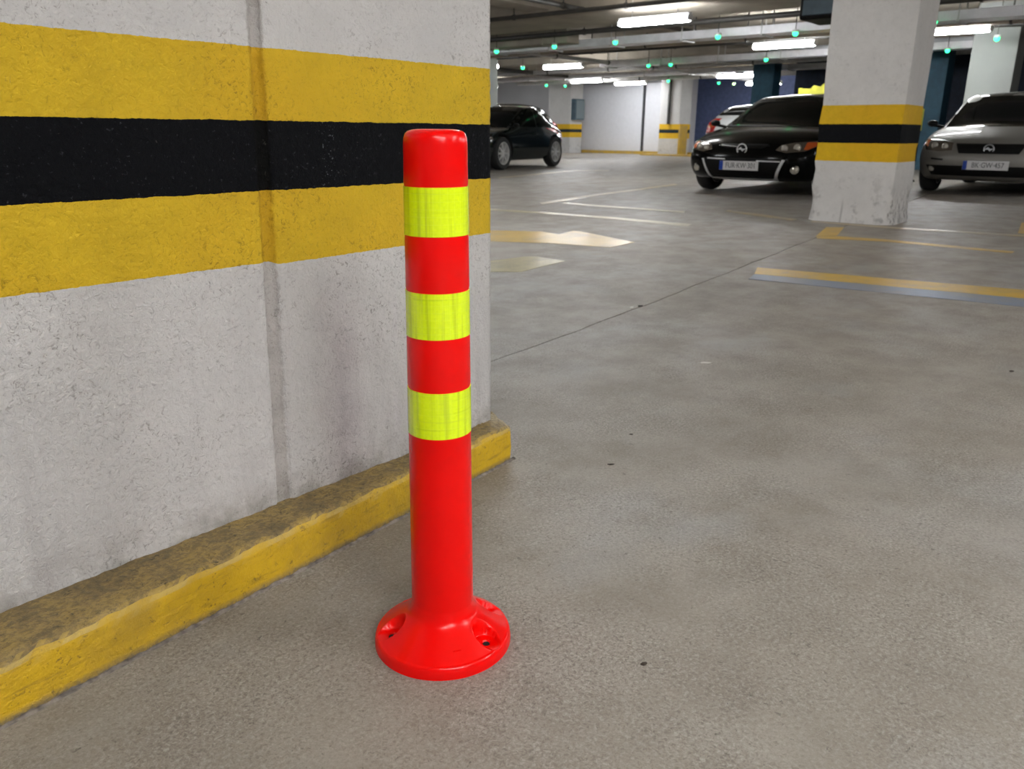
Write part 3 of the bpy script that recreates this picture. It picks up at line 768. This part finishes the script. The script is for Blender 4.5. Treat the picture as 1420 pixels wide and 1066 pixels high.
# ------------------------------------------------------------------ debris on the floor
def crumb(name, x, y, s, mat, label, cat, flat=.35, ang=0.0, long=1.6):
    bm = bmesh.new(); bmesh.ops.create_icosphere(bm, subdivisions=2, radius=1)
    for v in bm.verts:
        k = 1 + .35 * fbm(v.co.x * 1.3 + x * 9, v.co.y * 1.3, v.co.z + y * 7)
        v.co = Vector((v.co.x * s * long * k, v.co.y * s * k, max(-.6, v.co.z) * s * flat * k))
    mz = min(v.co.z for v in bm.verts)
    for v in bm.verts: v.co.z -= mz
    o = bm_obj(name, bm, mat, smooth=30); o.location = (x, y, 0); o.rotation_euler = (0, 0, ang); tag(o, label, cat); return o
crumb('dry_leaf_scrap', 1.709, 1.014, .0038, M['leaf'], 'dark leaf scrap on the floor right of the kerb end', 'debris', .2, -.8)
crumb('dry_leaf_scrap', 1.506, .944, .0045, M['leaf'], 'brown leaf scrap on the floor nearest the kerb end', 'debris', .2, -.7, 2.0)
crumb('pebble', .905, .494, .0034, M['leaf'], 'tiny black pebble on the floor right of the bollard base', 'debris', .5, -.5)
crumb('paint_chip', 2.464, 1.185, .010, M['chip'], 'whitish chip on the open floor beyond the kerb end', 'debris', .15, -.9, 1.8)
crumb('pebble', 3.046, .363, .0055, M['leaf'], 'small dark pebble on the floor at the right edge', 'debris', .4, -.8)
crumb('pebble', 3.129, 1.845, .011, M['leaf'], 'dark clump of dirt on the floor joint', 'debris', .25, .2, 1.7)
crumb('paint_chip', 3.08, 1.86, .008, M['chip'], 'small pale chip beside the floor joint', 'debris', .25, .2, 1.4)

# ------------------------------------------------------------------ cars
def eval_mesh(o):
    dg = bpy.context.evaluated_depsgraph_get(); dg.update()
    return bpy.data.meshes.new_from_object(o.evaluated_get(dg))
def offset_patch(bvh, poly, axis, off=.006, sgn=1, step=.05, thick=.012):
    """lay a polygon given in a side or front view onto the body, with its own thickness"""
    n = len(poly); out = []
    for i in range(n):
        a, b = Vector(poly[i]), Vector(poly[(i + 1) % n]); k = max(1, int((b - a).length / step))
        for j in range(k): out.append(a + (b - a) * j / k)
    xs_ = [p_.x for p_ in out]; ys_ = [p_.y for p_ in out]; pts = list(out); E_ = [(i, (i + 1) % len(out)) for i in range(len(out))]
    def inside(q):
        c_ = False
        for i in range(len(out)):
            a, b = out[i], out[i - 1]
            if (a.y > q.y) != (b.y > q.y) and q.x < (b.x - a.x) * (q.y - a.y) / (b.y - a.y) + a.x: c_ = not c_
        return c_
    x = min(xs_) + step / 2
    while x < max(xs_):
        y = min(ys_) + step / 2
        while y < max(ys_):
            q = Vector((x, y))
            if inside(q) and min((q - e).length for e in out) > step * .4: pts.append(q)
            y += step
        x += step
    vs, _, fs, *_ = delaunay_2d_cdt(pts, E_, [list(range(len(out)))], 1, 1e-6)
    bm = bmesh.new(); bv = []
    for p_ in vs:
        if axis == 'x': org, d_ = Vector((sgn * 4, p_[0], p_[1])), Vector((-sgn, 0, 0))
        elif axis == 'y': org, d_ = Vector((p_[0], sgn * 3, p_[1])), Vector((0, -sgn, 0))
        hit, nrm, _i, _d = bvh.ray_cast(org, d_)
        if hit is None:
            hit, nrm, _i, _d = bvh.find_nearest(Vector((sgn * 2.0, p_[0], p_[1])) if axis == 'x' else Vector((p_[0], sgn * .9, p_[1])))
        if nrm.dot(d_) > 0: nrm = -nrm
        bv.append(bm.verts.new(hit + nrm * off))
    for f in fs:
        try: bm.faces.new([bv[i] for i in f])
        except ValueError: pass
    bmesh.ops.recalc_face_normals(bm, faces=bm.faces)
    if bm.faces:
        d_ = Vector((sgn, 0, 0)) if axis == 'x' else Vector((0, sgn, 0))
        s_ = sum((f.normal.dot(d_) for f in bm.faces))
        if s_ < 0: bmesh.ops.reverse_faces(bm, faces=bm.faces)
    be = [e for e in bm.edges if e.is_boundary]
    ret = bmesh.ops.extrude_edge_only(bm, edges=be)
    dd = Vector((-sgn, 0, 0)) if axis == 'x' else Vector((0, -sgn, 0))
    for v in [g for g in ret['geom'] if isinstance(g, bmesh.types.BMVert)]: v.co += dd * (thick + off)
    return bm

def car_body(rows, k, mtop, sides, paint, wheels, wr, name='body'):
    """rows: (x, z, halfwidth, recede, crown) from the nose bottom over the roof to the tail bottom"""
    T = 5; m_ = len(rows) - 1; bm = bmesh.new(); grid = []
    for (x, z, w_, rec, cr) in rows:
        r_ = []
        for t in range(-T, T + 1):
            u_ = t / T; r_.append(bm.verts.new((x - rec * abs(u_) ** 3.2, w_ * u_, z - cr * u_ * u_)))
        grid.append(r_)
    for A, B in zip(grid, grid[1:]):
        for t in range(2 * T): bm.faces.new((A[t], A[t + 1], B[t + 1], B[t]))
    for s in (-1, 1):
        e = 2 * T if s > 0 else 0
        cols_ = [[grid[l][e] for l in range(k + 1)]]
        for j in range(k + 1, mtop):
            top = grid[j][e]; c_ = []
            for l in range(k):
                yy, zz = sides[j][l]
                fx = grid[k][e].co.x; c_.append(bm.verts.new((top.co.x if l > 2 or True else fx, s * yy, zz)))
            c_.append(top); cols_.append(c_)
        cols_.append([grid[m_ - l][e] for l in range(k + 1)])
        for A, B in zip(cols_, cols_[1:]):
            for l in range(k): bm.faces.new((A[l], A[l + 1], B[l + 1], B[l]))
        if s < 0: botL = [c_[0] for c_ in cols_]
        else: botR = [c_[0] for c_ in cols_]
    prev = grid[0]
    for j in range(1, len(botL) - 1):
        row = [botL[j]]
        for t in range(1, 2 * T):
            u_ = t / (2 * T); row.append(bm.verts.new(botL[j].co.lerp(botR[j].co, u_)))
        row.append(botR[j])
        for t in range(2 * T): bm.faces.new((prev[t], prev[t + 1], row[t + 1], row[t]))
        prev = row
    for t in range(2 * T): bm.faces.new((prev[t], prev[t + 1], grid[m_][t + 1], grid[m_][t]))
    bmesh.ops.recalc_face_normals(bm, faces=bm.faces)
    me = bpy.data.meshes.new('tmp'); bm.to_mesh(me); bm.free()
    me.materials.append(paint); me.materials.append(M['arch'])
    ob = bpy.data.objects.new('tmp', me); COL.objects.link(ob)
    ob.modifiers.new('s', 'SUBSURF').levels = 2
    bmc = bmesh.new()
    for (wx, wy) in wheels: 
        b2 = bmc; s = 1 if wy > 0 else -1
        lathe(b2, [(0, .0), (wr + .055, 0), (wr + .055, .45), (0, .45)], 40, 'y', c=(wx, (wy - .18) if s > 0 else (wy - .27), wr))
    bmesh.ops.recalc_face_normals(bmc, faces=bmc.faces)
    mc = bpy.data.meshes.new('cut'); bmc.to_mesh(mc); bmc.free(); mc.materials.append(paint); mc.materials.append(M['arch'])
    for p_ in mc.polygons: p_.material_index = 1
    oc = bpy.data.objects.new('cut', mc); COL.objects.link(oc)
    bo = ob.modifiers.new('b', 'BOOLEAN'); bo.operation = 'DIFFERENCE'; bo.object = oc; bo.solver = 'EXACT'
    ob.modifiers[0].render_levels = 2
    # outer skin for laying parts on, before the arches are cut
    bo.show_viewport = False; skin = eval_mesh(ob); bo.show_viewport = True
    bmk = bmesh.new(); bmk.from_mesh(skin); bvh = BVHTree.FromBMesh(bmk); bmk.free()
    fin = eval_mesh(ob)
    bpy.data.objects.remove(ob); bpy.data.objects.remove(oc)
    fin.name = name
    for p_ in fin.polygons: p_.use_smooth = True
    fin.set_sharp_from_angle(angle=math.radians(38))
    return fin, bvh

def make_wheel(parent, x, y, r, spokes=10, rimmat='rim'):
    s = 1 if y > 0 else -1; wt = .2
    bm = bmesh.new()
    pr = [(r * .66, -wt / 2 + .01), (r * .72, -wt / 2), (r * .93, -wt / 2 + .005), (r * .985, -wt / 2 + .03), (r, -.03), (r, .03), (r * .985, wt / 2 - .03), (r * .93, wt / 2 - .005), (r * .72, wt / 2), (r * .66, wt / 2 - .01)]
    lathe(bm, pr, 40, 'y', close=True)
    o = bm_obj('wheel', bm, M['tyre'], parent=parent, smooth=40); o.location = (x, y, r)
    bm = bmesh.new(); yo = s * (wt / 2 - .02)
    lathe(bm, [(r * .68, -wt / 2 + .02), (r * .68, wt / 2 - .004), (r * .64, wt / 2 - .004), (r * .60, wt / 2 - .05), (r * .60, -wt / 2 + .02)], 40, 'y', close=True)
    lathe(bm, [(0, yo + s * .012), (r * .16, yo + s * .008), (r * .17, yo - s * .04), (0, yo - s * .04)], 20, 'y')
    for k in range(spokes):
        a = 2 * PI * k / spokes; d_ = Vector((math.cos(a), 0, math.sin(a))); n_ = Vector((-math.sin(a), 0, math.cos(a)))
        q = []
        for rr_, hw, yy in ((r * .14, .022, yo), (r * .64, .014, yo - s * .012)):
            for sg in (-1, 1):
                for dy in (0, -s * .03): q.append(bm.verts.new(d_ * rr_ + n_ * hw * sg + Vector((0, yy + dy, 0))))
        for f in ((0, 2, 6, 4), (1, 5, 7, 3), (0, 4, 5, 1), (2, 3, 7, 6), (0, 1, 3, 2), (4, 6, 7, 5)): bm.faces.new([q[i] for i in f])
    bm_obj('rim', bm, M[rimmat], parent=o, smooth=35)
    bm = bmesh.new(); lathe(bm, [(0, -s * .03), (r * .58, -s * .03), (r * .58, -s * .05), (0, -s * .05)], 32, 'y')
    bm_obj('brake_disc', bm, M['rimdk'], parent=o)

def text_obj(name, body, size, mat, parent, loc, rot, ext=.0008, sx=1.0):
    cu = bpy.data.curves.new('t', 'FONT'); cu.body = body; cu.size = size; cu.extrude = ext; cu.align_x = 'CENTER'; cu.align_y = 'CENTER'; cu.resolution_u = 3
    o = bpy.data.objects.new('t', cu); COL.objects.link(o); me = eval_mesh(o); bpy.data.objects.remove(o)
    q = link(name, me, mat, parent); q.location = loc; q.rotation_euler = rot; q.scale = (sx, 1, 1); return q

def plate(parent, x, z, body, w_=.52, h=.112, tilt=0.0):
    bm = bmesh.new(); box(bm, -.006, .006, -w_ / 2, w_ / 2, -h / 2, h / 2); bevel(bm, .003)
    p_ = bm_obj('number_plate', bm, M['plate'], parent=parent); p_.location = (x, 0, z)
    bm = bmesh.new(); box(bm, .005, .0072, -w_ / 2 + .002, -w_ / 2 + .05, -h / 2 + .002, h / 2 - .002)
    bm_obj('blue_band', bm, M['plateblue'], parent=p_)['label'] = 'blue band at the left end of the plate'
    text_obj('lettering', body, .092, M['plateblk'], p_, (.0075, .026, 0), (PI / 2, 0, PI / 2), sx=.80)
    return p_

def emblem(parent, x, z, r, mat='chrome'):
    bm = bmesh.new(); n = 32
    pr = []
    for k in range(8):
        a = 2 * PI * k / 8; pr.append((r + .008 * math.cos(a), .009 * math.sin(a)))
    lathe(bm, pr, n, 'x', close=True)
    # bar running across the ring as a slanted bolt
    pts = [(-r, -.010), (-.01, -.004), (.012, -.026), (r, .010), (.01, .004), (-.012, .026)]
    f = bm.faces.new([bm.verts.new((.004, a, b)) for a, b in pts]); ret = bmesh.ops.extrude_face_region(bm, geom=[f])
    for v in [g for g in ret['geom'] if isinstance(g, bmesh.types.BMVert)]: v.co.x += .008
    o = bm_obj('emblem', bm, M[mat], parent=parent, smooth=40); o.location = (x, 0, z); return o

def mirror(parent, x, y, z, paint):
    s = 1 if y > 0 else -1
    bm = bmesh.new(); bmesh.ops.create_icosphere(bm, subdivisions=3, radius=1)
    for v in bm.verts:
        a = v.co.copy(); v.co = Vector((a.x * .07 * (1 if a.x > 0 else .4), a.y * .07, a.z * .045))
    o = bm_obj('wing_mirror', bm, paint, parent=parent, smooth='all'); o.location = (x, y, z)
    bm = bmesh.new(); tube(bm, (0, 0, -.02), (.01, -s * .16, -.05), .02, 8); bm_obj('mirror_arm', bm, M['plastic'], parent=o)
    bm = bmesh.new(); box(bm, -.032, -.027, -.05, .05, -.03, .03); bevel(bm, .002); bm_obj('mirror_glass', bm, M['glass'], parent=o)

def car(name, label, L, W, zsc, paint, style, front=True, group=None):
    """style: dict of measurements; nose looks along +x, centre of the car at the root"""
    root = empty(name); tag(root, label, 'car')
    h = W / 2; n = L / 2
    H = style['H']; hood = style['hood']; cowl = style['cowl']; belt = cowl - .02
    a = style
    rows = [ # x, z, halfwidth, recede, crown
        (n - .14, .17, h - .12, .24, 0), (n - .03, .28, h - .05, .30, 0), (n, .44, h - .03, .30, 0), (n - .05, hood - .13, h - .04, .28, .0), (n - .17, hood, h - .08, .24, .03),
        (n - .62, (hood + cowl) / 2 + .035, h - .10, .12, .04), (n - a['cowlx'], cowl, h - .09, .16, .045),
        (n - a['cowlx'] - .02, cowl + .012, h - .10, .16, .045),
        (n - a['roofx'] + .03, H - .065, h - .19, .10, .03), (n - a['roofx'] - .12, H - .025, h - .20, .06, .04), (n - a['roofx'] - .75, H, h - .20, 0, .05), (n - a['rearx'], H - .05, h - .23, -.02, .05),
        (n - a['glassx'], a['deck'], h - .19, -.08, .04), (-n + .13, a['deck'] - .04, h - .14, -.10, .03),
        (-n + .03, a['deck'] - .17, h - .09, -.16, 0), (-n, .48, h - .08, -.20, 0), (-n + .03, .32, h - .10, -.20, 0), (-n + .15, .2, h - .14, -.16, 0)]
    k = 4; mt = 13
    sides = {}
    for j in range(5, 13):
        if j == 5: zt = rows[5][1] - .06
        elif j in (6, 7): zt = cowl - .075
        else: zt = belt
        yt = h - .055 if j <= 7 else h - .075
        if j == 12: yt = h - .10; zt = min(belt, a['deck'] - .1)
        sides[j] = [(h - .10, .17), (h - .02, .30), (h, .52), (yt, zt)]
    wb = a['wb']; fxw = n - a['fo']; wr = a.get('wr', .315); wy = h - .115
    wheels = [(fxw, wy), (fxw, -wy), (fxw - wb, wy), (fxw - wb, -wy)]
    fin, bvh = car_body(rows, k, mt, sides, paint, wheels, wr)
    link('body', fin, None, root)
    for (x, y) in wheels: make_wheel(root, x, y, wr, a.get('spokes', 10))
    def patch(nm, poly, axis, mat, sgn=1, off=.005, parent=None, step=.06, thick=.012, lab=None):
        bm = offset_patch(bvh, poly, axis, off, sgn, step, thick)
        o = bm_obj(nm, bm, mat, parent=parent or root, smooth=50, recalc=False)
        if lab: o['label'] = lab
        return o
    # windscreen and rear window
    zt = H - .075; zb = cowl + .005
    patch('windscreen', [(-(h - .15), zb - .03), (h - .15, zb - .03), (h - .27, zt), (0, zt + .03), (-(h - .27), zt)], 'x', M['glass'], 1, .004, step=.09)
    patch('rear_window', [(-(h - .24), a['deck'] + .05), (h - .24, a['deck'] + .05), (h - .38, H - .12), (-(h - .38), H - .12)], 'x', M['glass'], -1, .004, step=.09)
    # side windows
    wx0 = n - a['cowlx'] - .18; wx1 = n - a['roofx'] - .02; mid_ = (wx1 + n - a['rearx']) / 2 - .05; rxr = n - a['rearx']; gx = n - a['glassx']
    for s in (-1, 1):
        patch('side_window', [(wx0, belt + .02), (wx1 - .08, H - .12), (mid_ + .03, H - .085), (mid_ + .03, belt + .015)], 'y', M['glass'], s, .004, step=.09)
        patch('side_window', [(mid_ - .04, belt + .015), (mid_ - .04, H - .085), (rxr + .05, H - .12), (gx + .18, belt + .10), (gx + .20, belt + .03)], 'y', M['glass'], s, .004, step=.09)
        bm = bmesh.new(); box(bm, mid_ + .1, mid_ + .26, -.012, .012, -.014, .014); bevel(bm, .006)
        o = bm_obj('door_handle', bm, a.get('handle', paint), parent=root)
        hit = bvh.ray_cast(Vector((mid_ + .18, s * 3, belt - .13)), Vector((0, -s, 0)))[0]; o.location = (0, hit.y + s * .006, belt - .13)
        mirror(root, n - a['cowlx'] - .22, s * (h + .05), cowl + .02, M['plastic'])
        # lamps
        P_ = a['lamp']; hl = patch('headlight', [(s * y_, z_) for y_, z_ in P_], 'x', M['lampdk'], 1, .007, step=.05, thick=.03)
        for cy, cz, cr_ in a['lens']:
            hit, nr, *_ = bvh.ray_cast(Vector((4, s * cy, cz)), Vector((-1, 0, 0)))
            bm = bmesh.new(); lathe(bm, [(cr_ * .8, .0), (cr_, .004), (cr_, .016), (cr_ * .85, .022), (cr_ * .7, .014), (cr_ * .3, .024), (0, .027)], 20, 'x')
            o = bm_obj('lens', bm, M['lens'], parent=hl, smooth=50); o.location = hit + Vector((.006, 0, 0)); o.rotation_euler = (0, 0, s * .28)
        if 'amber' in a:
            o = patch('indicator', [(s * y_, z_) for y_, z_ in a['amber']], 'x', M['amber'], 1, .012, step=.05); o.parent = hl; o['label'] = 'orange indicator lens'
        fy, fz, fr = a['fog']; hit, nr, *_ = bvh.ray_cast(Vector((4, s * fy, fz)), Vector((-1, 0, 0)))
        bm = bmesh.new(); lathe(bm, [(fr * 1.25, -.02), (fr * 1.25, .006), (fr, .012), (fr * .95, .004), (fr * .5, .012), (0, .015)], 20, 'x')
        o = bm_obj('fog_lamp', bm, M['lens'], parent=root, smooth=50); o.location = hit; o.rotation_euler = (0, 0, s * .4)
        # tail lamps
        zt_ = a['deck'] - .08
        tl = patch('tail_lamp', [(s * (h - .46), zt_ + .07), (s * (h - .09), zt_ + .07), (s * (h - .08), zt_ - .25), (s * (h - .34), zt_ - .22)], 'x', M['redlens'], -1, .008, step=.05, lab='red tail lamp')
        patch('indicator', [(s * (h - .33), zt_ - .075), (s * (h - .15), zt_ - .07), (s * (h - .15), zt_ - .13), (s * (h - .32), zt_ - .125)], 'x', M['amber'], -1, .013, step=.05, parent=tl)
    for nm, poly, mt_, of in a['front']:
        patch(nm, poly, 'x', M[mt_] if isinstance(mt_, str) else mt_, 1, of, step=.05)
    hit = bvh.ray_cast(Vector((4, 0, a['emb'][0])), Vector((-1, 0, 0)))[0]
    emblem(root, hit.x + .016, a['emb'][0], a['emb'][1], a.get('embm', 'chrome'))
    if a.get('plate'):
        hx = bvh.ray_cast(Vector((4, 0, a['plate'][0])), Vector((-1, 0, 0)))[0]
        plate(root, hx.x + .022, a['plate'][0], a['plate'][1])
    return root, bvh

def sym(pts): return pts + [(-y, z) for y, z in pts[::-1]]
BLACKCAR = dict(H=1.315, hood=.69, cowl=.87, cowlx=1.02, roofx=1.85, rearx=3.05, glassx=3.75, deck=.92, wb=2.6, fo=.88, wr=.31,
    lamp=[(.42, .555), (.47, .615), (.60, .645), (.80, .66), (.82, .60), (.74, .545), (.55, .525)], lens=[(.52, .58, .04), (.65, .59, .045)],
    amber=[(.72, .56), (.72, .645), (.81, .652), (.815, .60), (.76, .56)], fog=(.66, .33, .042), emb=(.565, .062), plate=(.365, 'FUR·KW·301'),
    front=[('grille', sym([(.34, .60), (.22, .57), (.0, .56)])[0:2] + [(.0, .575), (-.22, .57), (-.34, .60), (-.3, .625), (.3, .625)], 'plastic', .006),
           ('lower_grille', [(-.52, .46), (.52, .46), (.42, .235), (-.42, .235)], 'plastic', .006),
           ('chrome_trim', [(-.55, .44), (-.52, .445), (-.42, .222), (.42, .222), (.52, .445), (.55, .44), (.44, .195), (-.44, .195)], 'chrome', .012),
           ('chrome_bar', [(-.46, .455), (-.20, .447), (-.20, .435), (-.46, .44)], 'chrome', .012), ('chrome_bar', [(.22, .435), (.5, .43), (.5, .418), (.22, .42)], 'chrome', .012),
           ('grille_trim', [(-.30, .605), (-.08, .592), (-.08, .585), (-.30, .598)], 'chrome', .012)])
SILVERCAR = dict(embm='zinc', H=1.375, hood=.72, cowl=.89, cowlx=1.0, roofx=1.75, rearx=3.2, glassx=3.8, deck=.95, wb=2.6, fo=.88, wr=.31,
    lamp=[(.43, .56), (.44, .655), (.58, .685), (.80, .70), (.84, .64), (.78, .56), (.60, .545)], lens=[(.53, .61, .042), (.67, .62, .045)],
    amber=[(.76, .60), (.76, .685), (.83, .69), (.83, .63)], fog=(.66, .335, .035), emb=(.585, .055), plate=(.385, 'BK·GW·457'),
    front=[('grille', [(-.40, .645), (.40, .645), (.34, .525), (-.34, .525)], 'plastic', .008),
           ('lower_grille', [(-.74, .375), (.74, .375), (.66, .25), (-.66, .25)], 'plastic', .006),
           ('bumper_vent', [(.52, .455), (.68, .465), (.68, .445), (.52, .435)], 'plastic', .006), ('bumper_vent', [(-.52, .455), (-.68, .465), (-.68, .445), (-.52, .435)], 'plastic', .006)])
c1, _ = car('black_car', 'black car facing the viewer beside the big striped pillar', 4.25, 1.84, 1, M['carblack'], BLACKCAR)
c1.location = (9.9 + 2.125, 4.53, 0); c1.rotation_euler = (0, 0, PI)
c2, _ = car('silver_car', 'silver grey car facing the viewer at the right edge', 4.25, 1.86, 1, M['silver'], SILVERCAR)
c2.location = (12.0 + 2.125, 2.16, 0); c2.rotation_euler = (0, 0, PI)
COUPE = dict(BLACKCAR); COUPE.update(H=1.33, cowl=.86, hood=.72, wb=2.35, fo=.85, rearx=2.75, glassx=3.45, deck=.90, wr=.33, spokes=8, plate=None); COUPE.pop('amber')
c3, b3 = car('dark_car', 'dark glossy car parked side on at the edge of the near wall', 3.9, 1.75, 1, M['cargreen'], COUPE)
c3.location = (13.95, 12.1, 0); c3.rotation_euler = (0, 0, PI + math.radians(10))
WH = dict(SILVERCAR); WH.update(H=1.42, deck=1.08, glassx=4.0, rearx=3.5, plate=None)
c4, _ = car('white_car', 'white car with red and orange tail lamps behind the black car', 4.2, 1.74, 1, M['carwhite'], WH)
c4.location = (17.1 + 2.1, 8.0, 0)
SUV = dict(SILVERCAR); SUV.update(H=1.62, cowl=1.05, hood=.9, deck=1.1, plate=None, wr=.35, glassx=4.05, rearx=3.7)
c5, _ = car('dark_suv', 'tall dark car mostly hidden behind the dark parked car', 4.4, 1.8, 1, M['carblack'], SUV)
c5.location = (20.3, 17.4, 0); c5.rotation_euler = (0, 0, PI)

# yellow board and lime strip beyond the black car
t = empty('yellow_board', (16.6, 6.2, 0)); tag(t, 'bright yellow board standing behind the black car roof', 'sign')
bm = bmesh.new(); pts = [(-.9, 1.30), (.28, 1.30), (.28, 1.61), (.05, 1.60), (-.02, 1.66), (-.14, 1.63), (-.24, 1.71), (-.36, 1.64), (-.48, 1.69), (-.9, 1.69)]
f = bm.faces.new([bm.verts.new((0, y, z)) for y, z in pts]); ret = bmesh.ops.extrude_face_region(bm, geom=[f])
for v in [g for g in ret['geom'] if isinstance(g, bmesh.types.BMVert)]: v.co.x = .05
bm_obj('board', bm, M['yboard'], parent=t)
for y_ in (-.8, .27):
    bm = bmesh.new(); tube(bm, (.08, y_, 0), (.08, y_, 1.62), .03, 10); bm_obj('post', bm, M['lime'], parent=t)
t = empty('lime_marker', (15.0, 3.765, 0)); tag(t, 'narrow lime marker post right of the big striped pillar', 'post')
bm = bmesh.new(); box(bm, -.02, .02, -.04, .04, .82, 1.16); bevel(bm, .008); bm_obj('marker', bm, M['lime'], parent=t)
bm = bmesh.new(); tube(bm, (.035, 0, 0), (.035, 0, 1.14), .018, 8); lathe(bm, [(0, 0), (.05, 0), (.04, .03), (0, .03)], 20, c=(.035, 0, 0)); bm_obj('post', bm, M['plastic'], parent=t)
